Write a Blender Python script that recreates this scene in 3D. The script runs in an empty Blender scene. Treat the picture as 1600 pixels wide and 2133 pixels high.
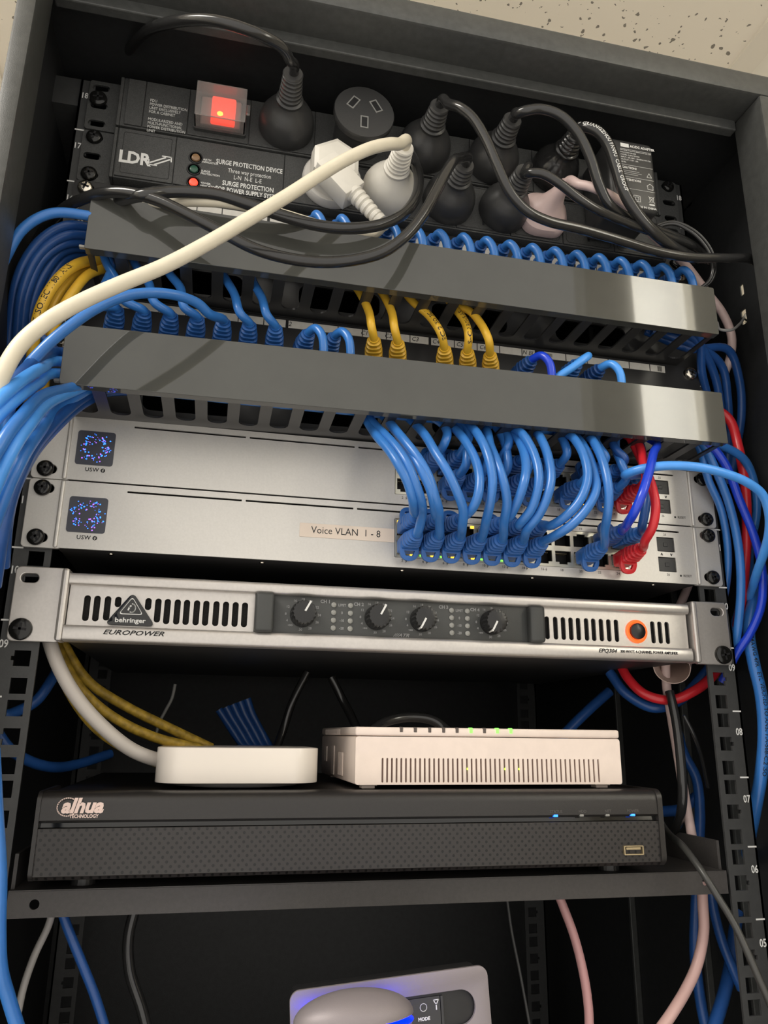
import bpy, bmesh, math, random
from mathutils import Vector, Matrix, Quaternion
random.seed(7)
SC = bpy.context.scene
COL = SC.collection
PI = math.pi
U = 0.04445                      # one rack unit (metres)

# ------------------------------------------------------------------ camera
CAM_LOC = Vector((-0.12282, -0.49579, 0.33673))
CAM_ROT = (1.853151, -0.011086, -0.218499)
F_PX, IW, IH = 1599.94, 1600.0, 2133.0
cd = bpy.data.cameras.new('camera')
cd.sensor_fit = 'HORIZONTAL'; cd.sensor_width = 36.0; cd.lens = F_PX / IW * 36.0
cd.clip_start = 0.01; cd.clip_end = 50
cam = bpy.data.objects.new('camera', cd); COL.objects.link(cam)
cam.location = CAM_LOC; cam.rotation_euler = CAM_ROT
SC.camera = cam

# ------------------------------------------------------------------ world, lights, exposure
SC.view_settings.view_transform = 'Standard'; SC.view_settings.look = 'None'
SC.view_settings.gamma = 1.0; SC.view_settings.use_curve_mapping = False
SC.view_settings.exposure = 0.55
w = bpy.data.worlds.new('world'); SC.world = w; w.use_nodes = True
w.node_tree.nodes['Background'].inputs[0].default_value = (1.0, 0.95, 0.88, 1)
w.node_tree.nodes['Background'].inputs[1].default_value = 0.85

def area(name, loc, rot, sx, sy, power, col):
    l = bpy.data.lights.new(name, 'AREA'); l.shape = 'RECTANGLE'; l.size = sx; l.size_y = sy
    l.energy = power; l.color = col
    o = bpy.data.objects.new(name, l); COL.objects.link(o); o.location = loc; o.rotation_euler = rot
    return o
CEIL_Z = 1.40
area('ceiling_panel_light', (-1.0, -0.66, CEIL_Z - 0.03), (0, 0, 0), 0.56, 0.56, 12.0, (1.0, 0.95, 0.87))
area('closet_window_light', (0.79, -0.95, 1.0), (PI/2, 0, PI), 0.11, 0.70, 1.2, (1.0, 0.97, 0.88))

# ------------------------------------------------------------------ helpers
CAM_M = cam.rotation_euler.to_matrix()
def at(u, v, Y):
    """point of the place seen at photo position (u,v) and lying at depth Y (0 = face of the mounting rails)"""
    d = CAM_M @ Vector((u - IW/2, -(v - IH/2), -F_PX))
    return CAM_LOC + d * ((Y - CAM_LOC.y) / d.y)
def ax(u, v, Y): return at(u, v, Y).x
def az(u, v, Y): return at(u, v, Y).z

MATS = {}
def mat(name, col, rough=0.5, metal=0.0, spec=0.5, noise=0.0, nscale=200, bump=0.0, bscale=800, em=None, ems=0, trans=0, coat=0, dust=0.0):
    if name in MATS: return MATS[name]
    m = bpy.data.materials.new(name); m.use_nodes = True
    nt = m.node_tree; b = nt.nodes['Principled BSDF']
    b.inputs['Base Color'].default_value = (*col, 1); b.inputs['Roughness'].default_value = rough
    b.inputs['Metallic'].default_value = metal
    b.inputs['Specular IOR Level'].default_value = spec
    b.inputs['Coat Weight'].default_value = coat; b.inputs['Coat Roughness'].default_value = 0.08
    b.inputs['Transmission Weight'].default_value = trans
    tc = nt.nodes.new('ShaderNodeTexCoord')
    if noise > 0:
        n = nt.nodes.new('ShaderNodeTexNoise'); n.inputs['Scale'].default_value = nscale; n.inputs['Detail'].default_value = 4
        nt.links.new(tc.outputs['Object'], n.inputs['Vector'])
        r = nt.nodes.new('ShaderNodeValToRGB')
        r.color_ramp.elements[0].position = 0.3; r.color_ramp.elements[1].position = 0.7
        r.color_ramp.elements[0].color = (*[c*(1-noise) for c in col], 1)
        r.color_ramp.elements[1].color = (*[min(1, c*(1+noise)) for c in col], 1)
        nt.links.new(n.outputs['Fac'], r.inputs['Fac']); nt.links.new(r.outputs['Color'], b.inputs['Base Color'])
    if bump > 0:
        n2 = nt.nodes.new('ShaderNodeTexNoise'); n2.inputs['Scale'].default_value = bscale; n2.inputs['Detail'].default_value = 2
        nt.links.new(tc.outputs['Object'], n2.inputs['Vector'])
        bp = nt.nodes.new('ShaderNodeBump'); bp.inputs['Strength'].default_value = bump; bp.inputs['Distance'].default_value = 0.0004
        nt.links.new(n2.outputs['Fac'], bp.inputs['Height']); nt.links.new(bp.outputs['Normal'], b.inputs['Normal'])
    if em:
        b.inputs['Emission Color'].default_value = (*em, 1); b.inputs['Emission Strength'].default_value = ems
    MATS[name] = m
    return m

M_CAB = mat('powder_coat_glare_lift', (0.060, 0.062, 0.060), 0.42, noise=0.15, bump=0.25, bscale=1500)  # lighter than the inside black: lens glare put into the colour
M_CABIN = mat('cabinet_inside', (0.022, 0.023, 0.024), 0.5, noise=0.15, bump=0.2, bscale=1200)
M_RAIL = mat('rail_black', (0.045, 0.046, 0.046), 0.45, noise=0.1, bump=0.15)
M_DUCT = mat('glossy_black_cover', (0.062, 0.063, 0.057), 0.035, spec=0.6, noise=0.04, nscale=60)
M_DUCTB = mat('duct_plastic', (0.030, 0.030, 0.030), 0.35)
M_PATCH = mat('patch_black', (0.016, 0.016, 0.017), 0.4)
M_HOLE = mat('dark_opening', (0.004, 0.004, 0.005), 0.6)
M_PDU = mat('pdu_black_glare_lift', (0.050, 0.051, 0.050), 0.42, noise=0.35, nscale=1600, bump=0.6, bscale=2500)  # black raised in tone to imitate the glare over the strips
M_SILVER = mat('silver_satin', (0.62, 0.60, 0.565), 0.42, metal=0.55, noise=0.03, nscale=900)
M_SILVER2 = mat('silver_brushed', (0.58, 0.55, 0.52), 0.34, metal=0.7, noise=0.04, nscale=500)
M_BLUE = mat('blue_pvc', (0.034, 0.175, 0.53), 0.28, spec=0.6, noise=0.06, nscale=90)
M_BLUEB = mat('blue_boot', (0.022, 0.120, 0.40), 0.4, noise=0.05, nscale=300)
M_LBLUE = mat('light_blue_pvc', (0.07, 0.32, 0.86), 0.3, spec=0.6, noise=0.06, nscale=90)
M_ROYAL = mat('royal_blue_pvc', (0.012, 0.055, 0.62), 0.22, spec=0.6, noise=0.05, nscale=90)
M_DBLUE = mat('dark_blue_pvc', (0.016, 0.075, 0.27), 0.32, noise=0.08, nscale=90)
M_RED = mat('red_pvc', (0.62, 0.020, 0.030), 0.3, spec=0.55, noise=0.06, nscale=90)
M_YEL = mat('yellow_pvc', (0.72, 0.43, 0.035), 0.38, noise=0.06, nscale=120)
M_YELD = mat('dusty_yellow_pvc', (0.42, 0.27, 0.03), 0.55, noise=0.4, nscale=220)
M_CREAM = mat('cream_pvc', (0.74, 0.68, 0.54), 0.36, noise=0.03, nscale=120)
M_PINKW = mat('pinkish_white_pvc', (0.66, 0.50, 0.47), 0.4, noise=0.04, nscale=120)
M_WHITEP = mat('white_plug_plastic', (0.72, 0.69, 0.62), 0.4, noise=0.02, nscale=200)
M_BLK = mat('black_pvc', (0.022, 0.022, 0.022), 0.16, spec=0.6, noise=0.0, nscale=200)
M_BLKM = mat('black_rubber_glare_lift', (0.036, 0.036, 0.036), 0.36, spec=0.5, bump=0.15, bscale=1500)  # plug black lightened to carry the glare near the top
M_SCREWB = mat('black_screw', (0.015, 0.015, 0.014), 0.18, metal=0.5, spec=0.7)
M_SCREWZ = mat('zinc_screw', (0.75, 0.70, 0.60), 0.22, metal=1.0, bump=0.3)
M_WHITE = mat('gloss_white', (0.84, 0.77, 0.69), 0.2, spec=0.5)
M_BEIGE = mat('modem_beige', (0.80, 0.68, 0.60), 0.42, noise=0.03, nscale=120)
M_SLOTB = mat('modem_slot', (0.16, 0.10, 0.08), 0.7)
M_INKW = mat('white_ink', (0.72, 0.72, 0.70), 0.6)
M_INKG = mat('grey_ink', (0.26, 0.26, 0.26), 0.6)
M_INKB = mat('black_ink', (0.015, 0.015, 0.015), 0.6)
M_INKP = mat('pale_pink_ink', (0.80, 0.62, 0.55), 0.5)
M_STRIP = mat('label_paper', (0.62, 0.60, 0.55), 0.7, noise=0.05, nscale=300)
M_TAPE = mat('label_tape', (0.74, 0.63, 0.53), 0.5, noise=0.02, nscale=100)
M_DVR = mat('dvr_black', (0.020, 0.018, 0.017), 0.36, noise=0.06, nscale=700, bump=0.15, bscale=1800)
M_DVRG = mat('dvr_gloss', (0.008, 0.008, 0.008), 0.07, spec=0.6)
M_SHELF = mat('shelf_black', (0.046, 0.042, 0.040), 0.5, noise=0.10, nscale=500, bump=0.2, bscale=1800)
M_GREYP = mat('control_grey', (0.050, 0.052, 0.050), 0.5, bump=0.2, bscale=2000)
M_KNOB = mat('knob_black', (0.010, 0.010, 0.010), 0.28)
M_LEDOFF = mat('led_off', (0.26, 0.26, 0.24), 0.25)
M_GOLD = mat('connector_gold', (0.55, 0.45, 0.28), 0.3, metal=0.9)
M_PORTM = mat('port_shield', (0.62, 0.60, 0.50), 0.3, metal=0.8)
M_CLEAR = mat('clear_plastic', (0.9, 0.88, 0.85), 0.08, spec=0.6, trans=0.85)
M_AMBER = mat('amber_led', (0.9, 0.45, 0.02), 0.3, em=(1.0, 0.52, 0.04), ems=1.6)
M_GREEN = mat('green_led', (0.1, 0.8, 0.1), 0.3, em=(0.18, 1.0, 0.06), ems=1.5)
M_BLED = mat('blue_led', (0.05, 0.2, 0.9), 0.3, em=(0.01, 0.12, 1.0), ems=3.0)
M_PLED = mat('violet_led', (0.3, 0.1, 0.8), 0.3, em=(0.25, 0.10, 0.9), ems=1.6)
M_REDL = mat('red_lamp', (0.9, 0.05, 0.03), 0.35, em=(1.0, 0.06, 0.03), ems=1.1)
M_REDH = mat('red_lamp_core', (1, 0.3, 0.05), 0.35, em=(1.0, 0.25, 0.03), ems=4.0)
M_ORANGE = mat('orange_ring', (0.7, 0.08, 0.02), 0.35, em=(1.0, 0.085, 0.01), ems=1.15)
M_TEAL = mat('teal_led', (0.2, 0.9, 0.6), 0.3, em=(0.25, 1.0, 0.6), ems=1.4)
M_PURPLE = mat('blue_glow', (0.0, 0.01, 0.6), 0.3, em=(0.0, 0.002, 1.0), ems=16.0)
M_ALU = mat('device_silver_shaded', (0.26, 0.23, 0.24), 0.45, metal=0.2, bump=0.15, bscale=3000)  # silver darkened: the dimness low in the cabinet is in the colour
M_GREYD = mat('screen_dark', (0.055, 0.058, 0.075), 0.3)
M_CARD = mat('paper_tube', (0.60, 0.46, 0.40), 0.7, noise=0.05)

class MB:
    """collects shapes into ONE mesh"""
    def __init__(s): s.bm = bmesh.new()
    def _add(s, verts, faces, M=None):
        vs = [s.bm.verts.new(M @ Vector(v) if M else v) for v in verts]
        for f in faces:
            try: s.bm.faces.new([vs[i] for i in f])
            except ValueError: pass
        return s
    def box(s, x0, x1, y0, y1, z0, z1, bev=0.0, M=None, seg=2):
        b = bmesh.new(); bmesh.ops.create_cube(b, size=1.0)
        for v in b.verts:
            v.co = Vector(((x0+x1)/2 + v.co.x*(x1-x0), (y0+y1)/2 + v.co.y*(y1-y0), (z0+z1)/2 + v.co.z*(z1-z0)))
        if bev > 0: bmesh.ops.bevel(b, geom=list(b.edges), offset=bev, segments=seg, affect='EDGES', profile=0.5)
        return s.merge(b, M)
    def merge(s, b, M=None):
        b.verts.index_update()
        s._add([v.co.copy() for v in b.verts], [[v.index for v in f.verts] for f in b.faces], M); b.free(); return s
    def lathe(s, prof, M=None, n=32, flute=0, fa=0.0, cap=True):
        """prof: (radius, distance along the axis); the axis is local -Y"""
        vs, fs = [], []
        for r, h in prof:
            for k in range(n):
                a = 2*PI*k/n; rr = r * (1 + (fa*math.cos(flute*a) if flute else 0))
                vs.append((rr*math.cos(a), -h, rr*math.sin(a)))
        for i in range(len(prof)-1):
            for k in range(n):
                k2 = (k+1) % n
                fs.append((i*n+k, i*n+k2, (i+1)*n+k2, (i+1)*n+k))
        if cap:
            fs.append(list(range(n))[::-1]); fs.append([(len(prof)-1)*n+k for k in range(n)])
        return s._add(vs, fs, M)
    def loft(s, secs, M=None, n=28):
        """secs: (half width, half height, exponent, distance, x shift, z shift); axis local -Y"""
        vs, fs = [], []
        for hw, hh, e, h, dx, dz in secs:
            for k in range(n):
                a = 2*PI*(k+0.5)/n; c, q = math.cos(a), math.sin(a)
                vs.append((dx + hw*math.copysign(abs(c)**(2/e), c), -h, dz + hh*math.copysign(abs(q)**(2/e), q)))
        for i in range(len(secs)-1):
            for k in range(n):
                k2 = (k+1) % n
                fs.append((i*n+k, i*n+k2, (i+1)*n+k2, (i+1)*n+k))
        fs.append(list(range(n))[::-1]); fs.append([(len(secs)-1)*n+k for k in range(n)])
        return s._add(vs, fs, M)
    def plate(s, outline, holes, y0, y1, M=None, bev=0.0):
        """flat sheet in the XZ plane between y0 and y1, with openings"""
        cu = bpy.data.curves.new('c', 'CURVE'); cu.dimensions = '2D'; cu.fill_mode = 'BOTH'
        cu.extrude = abs(y1-y0)/2 - bev; cu.bevel_depth = bev; cu.bevel_resolution = 1
        for lp in [outline] + list(holes):
            sp = cu.splines.new('POLY'); sp.points.add(len(lp)-1)
            for i, (x, z) in enumerate(lp): sp.points[i].co = (x, z, 0, 1)
            sp.use_cyclic_u = True
        ob = bpy.data.objects.new('c', cu); me = bpy.data.meshes.new_from_object(ob)
        yc = (y0+y1)/2; b = bmesh.new(); b.from_mesh(me)
        bmesh.ops.remove_doubles(b, verts=b.verts, dist=1e-7)
        for v in b.verts: v.co = Vector((v.co.x, yc - v.co.z, v.co.y))
        bpy.data.objects.remove(ob); bpy.data.curves.remove(cu); bpy.data.meshes.remove(me)
        return s.merge(b, M)
    def text(s, body, x, z, y, size, align='LEFT', shear=0.0, bold=0.0, sx=1.0, rot=0.0, space=1.0, M=None, valign='CENTER', lspace=1.0):
        cu = bpy.data.curves.new('t', 'FONT'); cu.body = body; cu.size = size; cu.align_x = align; cu.align_y = valign
        cu.shear = shear; cu.offset = bold; cu.space_character = space; cu.extrude = 0.00004; cu.resolution_u = 2; cu.space_line = lspace
        ob = bpy.data.objects.new('t', cu); me = bpy.data.meshes.new_from_object(ob)
        b = bmesh.new(); b.from_mesh(me); ca, sa = math.cos(rot), math.sin(rot)
        for v in b.verts:
            px, py = v.co.x*sx, v.co.y
            v.co = Vector((x + px*ca - py*sa, y - v.co.z, z + px*sa + py*ca))
        bpy.data.objects.remove(ob); bpy.data.curves.remove(cu); bpy.data.meshes.remove(me)
        return s.merge(b, M)
    def stroke(s, pts, wd, y, th=0.0001):
        """a thin drawn line in the XZ plane"""
        for (x0, z0), (x1, z1) in zip(pts, pts[1:]):
            L = math.hypot(x1-x0, z1-z0) or 1e-9; nx, nz = -(z1-z0)/L*wd/2, (x1-x0)/L*wd/2
            ex, ez = (x1-x0)/L*wd*0.3, (z1-z0)/L*wd*0.3
            q = [(x0+nx-ex, z0+nz-ez), (x0-nx-ex, z0-nz-ez), (x1-nx+ex, z1-nz+ez), (x1+nx+ex, z1+nz+ez)]
            vs = [(a, y, c) for a, c in q] + [(a, y-th, c) for a, c in q]
            s._add(vs, [(0,1,2,3), (7,6,5,4), (0,4,5,1), (1,5,6,2), (2,6,7,3), (3,7,4,0)])
        return s
    def tube(s, pts, r, n=14, sub=7, org=Vector((0, 0, 0)), flat=1.0):
        P = spline(pts, sub); vs, fs = [], []
        T = [(P[min(i+1, len(P)-1)] - P[max(i-1, 0)]).normalized() for i in range(len(P))]
        nrm = T[0].orthogonal().normalized()
        for i, p in enumerate(P):
            if i: nrm = (T[i-1].rotation_difference(T[i]) @ nrm).normalized()
            bn = T[i].cross(nrm).normalized()
            for k in range(n):
                a = 2*PI*k/n; vs.append(p + nrm*(r*math.cos(a)) + bn*(r*flat*math.sin(a)) - org)
        for i in range(len(P)-1):
            for k in range(n):
                k2 = (k+1) % n; fs.append((i*n+k, i*n+k2, (i+1)*n+k2, (i+1)*n+k))
        fs.append(list(range(n))[::-1]); fs.append([(len(P)-1)*n+k for k in range(n)])
        return s._add(vs, fs)
    def build(s, name, m, parent=None, smooth=False, org=None):
        bmesh.ops.recalc_face_normals(s.bm, faces=s.bm.faces)
        if org is not None:
            for v in s.bm.verts: v.co -= org
        me = bpy.data.meshes.new(name); s.bm.to_mesh(me); s.bm.free(); me.materials.append(m)
        if smooth:
            for p in me.polygons: p.use_smooth = True
            me.set_sharp_from_angle(angle=math.radians(38))
        o = bpy.data.objects.new(name, me); COL.objects.link(o)
        if parent: o.parent = parent
        return o

def spline(pts, sub=7):
    P = [Vector(p) for p in pts]
    if len(P) < 3: return P
    Q = [P[0]*2 - P[1]] + P + [P[-1]*2 - P[-2]]; out = []
    for i in range(1, len(Q)-2):
        p0, p1, p2, p3 = Q[i-1:i+3]
        # centripetal spacing keeps cable bends smooth
        t1 = max((p1-p0).length, 1e-6)**0.5; t2 = t1 + max((p2-p1).length, 1e-6)**0.5; t3 = t2 + max((p3-p2).length, 1e-6)**0.5
        for k in range(sub):
            t = t1 + (t2-t1)*k/sub
            A1 = p0*((t1-t)/t1) + p1*(t/t1); A2 = p1*((t2-t)/(t2-t1)) + p2*((t-t1)/(t2-t1)); A3 = p2*((t3-t)/(t3-t2)) + p3*((t-t2)/(t3-t2))
            B1 = A1*((t2-t)/t2) + A2*(t/t2); B2 = A2*((t3-t)/(t3-t1)) + A3*((t-t1)/(t3-t1))
            out.append(B1*((t2-t)/(t2-t1)) + B2*((t-t1)/(t2-t1)))
    out.append(P[-1]); return out

def rr(x0, x1, z0, z1, r, n=5):
    r = min(r, (x1-x0)/2 - 1e-6, (z1-z0)/2 - 1e-6); out = []
    for cx, cz, a0 in ((x1-r, z1-r, 0), (x0+r, z1-r, PI/2), (x0+r, z0+r, PI), (x1-r, z0+r, 1.5*PI)):
        for k in range(n+1):
            a = a0 + PI/2*k/n; out.append((cx+r*math.cos(a), cz+r*math.sin(a)))
    return out
def T(x, y, z, d=None, roll=0.0):
    """placement whose local -Y axis points along d"""
    M = Matrix.Translation((x, y, z))
    if d is not None: M = M @ Vector((0, -1, 0)).rotation_difference(Vector(d)).to_matrix().to_4x4()
    if roll: M = M @ Matrix.Rotation(roll, 4, 'Y')
    return M

def tag(o, label=None, cat=None, group=None, kind=None):
    if label: o['label'] = label
    if cat: o['category'] = cat
    if group: o['group'] = group
    if kind: o['kind'] = kind
    return o
def thing(name, label, cat, loc=(0, 0, 0), group=None):
    o = bpy.data.objects.new(name, None); o.empty_display_size = 0.01; COL.objects.link(o); o.location = loc
    return tag(o, label, cat, group)
def part(mb, name, m, root, smooth=False, label=None):
    o = mb.build(name, m, root, smooth, org=Vector(root.location)); 
    if label: o['label'] = label
    return o
def sub(mb, name, m, parent, root, smooth=False):
    return mb.build(name, m, parent, smooth, org=Vector(root.location))

# ------------------------------------------------------------------ the room (a comms closet)
def simple(name, box, m, kind='structure'):
    mb = MB(); mb.box(*box); o = mb.build(name, m); o['kind'] = kind; return o
M_WALL = mat('wall_paint', (0.84, 0.81, 0.73), 0.8, noise=0.02, nscale=8)
M_FLOOR = mat('vinyl_floor', (0.42, 0.38, 0.35), 0.6, noise=0.1, nscale=30)
def tile_mat():
    m = bpy.data.materials.new('fissured_ceiling_tile'); m.use_nodes = True; nt = m.node_tree; b = nt.nodes['Principled BSDF']
    b.inputs['Roughness'].default_value = 0.9
    tc = nt.nodes.new('ShaderNodeTexCoord')
    nz = nt.nodes.new('ShaderNodeTexNoise'); nz.inputs['Scale'].default_value = 90; nz.inputs['Detail'].default_value = 3
    add = nt.nodes.new('ShaderNodeVectorMath'); add.operation = 'MULTIPLY_ADD'; add.inputs[1].default_value = (0.012, 0.012, 0)
    nt.links.new(tc.outputs['Object'], nz.inputs['Vector']); nt.links.new(nz.outputs['Color'], add.inputs[0]); nt.links.new(tc.outputs['Object'], add.inputs[2])
    prev = None
    for sc, th, rnd in ((62, 0.25, 1.0), (115, 0.24, 1.0)):
        v = nt.nodes.new('ShaderNodeTexVoronoi'); v.inputs['Scale'].default_value = sc; v.inputs['Randomness'].default_value = rnd
        nt.links.new(add.outputs[0], v.inputs['Vector'])
        # radius differs per pit
        sep = nt.nodes.new('ShaderNodeSeparateColor'); nt.links.new(v.outputs['Color'], sep.inputs[0])
        mul = nt.nodes.new('ShaderNodeMath'); mul.operation = 'MULTIPLY'; nt.links.new(sep.outputs[0], mul.inputs[0]); nt.links.new(sep.outputs[1], mul.inputs[1])
        m2 = nt.nodes.new('ShaderNodeMath'); m2.operation = 'MULTIPLY'; m2.inputs[1].default_value = th*1.6; nt.links.new(mul.outputs[0], m2.inputs[0])
        lt = nt.nodes.new('ShaderNodeMath'); lt.operation = 'LESS_THAN'; nt.links.new(v.outputs['Distance'], lt.inputs[0]); nt.links.new(m2.outputs[0], lt.inputs[1])
        if prev:
            mx = nt.nodes.new('ShaderNodeMath'); mx.operation = 'MAXIMUM'; nt.links.new(prev.outputs[0], mx.inputs[0]); nt.links.new(lt.outputs[0], mx.inputs[1]); prev = mx
        else: prev = lt
    mix = nt.nodes.new('ShaderNodeMix'); mix.data_type = 'RGBA'
    mix.inputs[6].default_value = (0.88, 0.82, 0.72, 1); mix.inputs[7].default_value = (0.24, 0.22, 0.19, 1)
    nt.links.new(prev.outputs[0], mix.inputs[0]); nt.links.new(mix.outputs[2], b.inputs['Base Color'])
    bp = nt.nodes.new('ShaderNodeBump'); bp.invert = True; bp.inputs['Strength'].default_value = 0.8; bp.inputs['Distance'].default_value = 0.002
    nt.links.new(prev.outputs[0], bp.inputs['Height']); nt.links.new(bp.outputs['Normal'], b.inputs['Normal'])
    return m
M_TILE = tile_mat(); M_TBAR = mat('ceiling_grid_white', (0.80, 0.75, 0.66), 0.5)
RX0, RX1, RY0, RY1, FZ = -1.6, 1.6, -0.97, 1.2, -1.2
simple('floor', (RX0, RX1, RY0, RY1, FZ-0.05, FZ), M_FLOOR)
simple('ceiling', (RX0, RX1, RY0, RY1, CEIL_Z, CEIL_Z+0.03), M_TILE)
simple('wall_left', (RX0-0.05, RX0, RY0, RY1, FZ, CEIL_Z), M_WALL)
simple('wall_right', (RX1, RX1+0.05, RY0, RY1, FZ, CEIL_Z), M_WALL)
simple('wall_back', (RX0, RX1, RY1, RY1+0.05, FZ, CEIL_Z), M_WALL)
mb = MB(); mb.plate([(0.62, FZ), (RX1, FZ), (RX1, CEIL_Z), (0.62, CEIL_Z)], [rr(0.735, 0.885, 0.60, 1.37, 0.002, 1)], RY0-0.05, RY0)
o = mb.build('wall_front', M_WALL); o['kind'] = 'structure'
mb = MB(); mb.box(0.735, 0.885, RY0-0.045, RY0-0.03, 0.60, 1.37)
o = mb.build('window_1', mat('frosted_daylight', (0.9, 0.88, 0.8), 0.5, em=(1.0, 0.95, 0.84), ems=4.6)); o['kind'] = 'structure'
for i, x in enumerate((-0.58, 0.030, 0.640, 1.25)):
    simple('trim_%d' % (i+1), (x, x+0.040, RY0, RY1, CEIL_Z-0.006, CEIL_Z), M_TBAR)
simple('trim_6', (0.680, RX1, RY0, 0.95, CEIL_Z-0.002, CEIL_Z), mat('plain_board', (0.86, 0.82, 0.73), 0.7))
simple('trim_5', (RX0, RX1, 0.95, 0.974, CEIL_Z-0.006, CEIL_Z), M_TBAR)
# the ceiling lamp: a square panel behind and above the left of the cabinet
L = thing('ceiling_lamp', 'square white ceiling light panel in front of the cabinet', 'ceiling lamp', (-1.0, -0.66, CEIL_Z-0.02))
mb = MB(); mb.plate(rr(-1.30, -0.70, -0.96, -0.36, 0.004), [rr(-1.28, -0.72, -0.94, -0.38, 0.002)], -CEIL_Z+0.0, -CEIL_Z+0.022)
for v in mb.bm.verts: v.co = Vector((v.co.x, v.co.z, -v.co.y))
part(mb, 'lamp_frame', M_TBAR, L)
mb = MB(); mb.box(-1.28, -0.72, -0.94, -0.38, CEIL_Z-0.016, CEIL_Z-0.008)
part(mb, 'lamp_diffuser', mat('lamp_diffuser', (0.9, 0.9, 0.88), 0.5, em=(1, 0.96, 0.88), ems=2.0), L)

# ------------------------------------------------------------------ the cabinet
CX0, CX1 = -0.268, 0.290; CZ0, CZ1 = 0.0, 0.828; CYF, CYB = -0.092, 0.46
CAB = thing('network_cabinet', 'black steel wall-mounted network cabinet that holds all the rack equipment', 'cabinet', (0, 0.2, CZ0))
mb = MB(); mb.box(CX0, CX1, CYF, -0.060, 0.812, 0.832, 0.0025); part(mb, 'top_beam', M_CAB, CAB, True)
mb = MB(); mb.box(-0.256, 0.256, -0.064, -0.056, 0.803, 0.8135, 0.001); part(mb, 'door_stop', M_CAB, CAB)
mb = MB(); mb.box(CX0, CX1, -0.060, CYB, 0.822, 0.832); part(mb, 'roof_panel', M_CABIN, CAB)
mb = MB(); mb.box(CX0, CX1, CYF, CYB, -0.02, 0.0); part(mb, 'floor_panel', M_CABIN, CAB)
for sx in (-1, 1):
    mb = MB(); a, b = sorted((sx*0.2565, CX1 if sx > 0 else CX0)); mb.box(a, b, CYF, -0.060, -0.02, 0.812, 0.002); part(mb, 'side_jamb', M_CAB, CAB, True)
# side panels: the right one has knock-out slots that let light in
for sx in (-1, 1):
    holes = []
    if sx > 0:
        for u, v, a, b in ((1436, 425, 0.007, 0.006), (1424, 438, 0.007, 0.006), (1546, 604, 0.004, 0.010), (1550, 660, 0.006, 0.013)):
            d_ = CAM_M @ Vector((u - IW/2, -(v - IH/2), -F_PX)); q_ = CAM_LOC + d_*((0.288-CAM_LOC.x)/d_.x); hy, hz = q_.y, q_.z
            holes.append(rr(hy-a/2, hy+a/2, hz-b/2, hz+b/2, 0.001, 2))
    mb = MB(); mb.plate([(-0.060, 0.0), (CYB, 0.0), (CYB, 0.822), (-0.060, 0.822)], holes, -0.0006, 0.0006)
    for v in mb.bm.verts: v.co = Vector(((0.2885 if sx > 0 else -0.2665) + v.co.y, v.co.x, v.co.z))
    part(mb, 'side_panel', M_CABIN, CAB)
mb = MB()
for y in (0.07, 0.125, 0.24): mb.box(0.2820, 0.2880, y, y+0.0035, 0.02, 0.80, 0.0008)
part(mb, 'side_rib', M_CAB, CAB)
mb = MB()
bh = []
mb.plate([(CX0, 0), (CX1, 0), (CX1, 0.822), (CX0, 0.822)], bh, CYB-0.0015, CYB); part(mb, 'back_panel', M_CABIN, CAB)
# four mounting rails with square holes; the front pair carries the unit numbers
rail_objs = []
for yy, lab in ((0.0, True), (0.36, False)):
    for sx in (-1, 1):
        mb = MB(); c = sx*0.2325; hw = 0.0046; Zs = [u*U + h for u in range(18) for h in (0.00635, 0.022225, 0.0381)]
        def strip(xa, xb, za, zb_): xa, xb = sorted((xa, xb)); mb.box(xa, xb, yy, yy+0.0018, za, zb_)
        strip(sx*0.2240, c-sx*hw, 0, 18*U)                          # inner web
        z = 0.0
        for k, zc in enumerate(Zs):                                 # bars between the square holes
            strip(c-sx*hw, c+sx*hw, z, zc-hw); z = zc+hw
        strip(c-sx*hw, c+sx*hw, z, 18*U)
        z = 0.0
        for k, zc in enumerate(Zs):                                 # outer web, with a small bite at every middle hole
            if k % 3 == 1: strip(c+sx*hw, sx*0.2475, z, zc-0.0013); strip(c+sx*(hw+0.0016), sx*0.2475, zc-0.0013, zc+0.0013); z = zc+0.0013
        strip(c+sx*hw, sx*0.2475, z, 18*U)
        a, b = sorted((sx*0.2459, sx*0.2475))
        mb.box(a, b, yy, yy+0.006 if lab else yy+0.02, 0.0, 18*U)
        ro = part(mb, 'mounting_rail', M_RAIL, CAB)
        if lab:
            nb = MB()
            for u in range(1, 19):
                x = sx*0.2436
                nb.text('%02d' % u, x, (u-1)*U + U*0.68, yy-0.0004, 0.0068, 'CENTER', sx=0.78, bold=0.00012)
                a, b = sorted((sx*0.2405, sx*0.2470)); nb.box(a, b, yy-0.0003, yy, (u-1)*U-0.0005, (u-1)*U+0.0005)
            sub(nb, 'unit_number', M_INKW, ro, CAB)
# cross braces joining the rails to the cabinet walls
for z in (0.012, 0.79):
    for sx in (-1, 1):
        if sx > 0 and z > 0.5: continue
        mb = MB(); a, b = sorted((sx*0.2475, 0.288 if sx > 0 else -0.2660)); mb.box(a, b, 0.002, 0.36, z-0.012, z+0.012)
        part(mb, 'rail_brace', M_RAIL, CAB)

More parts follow.
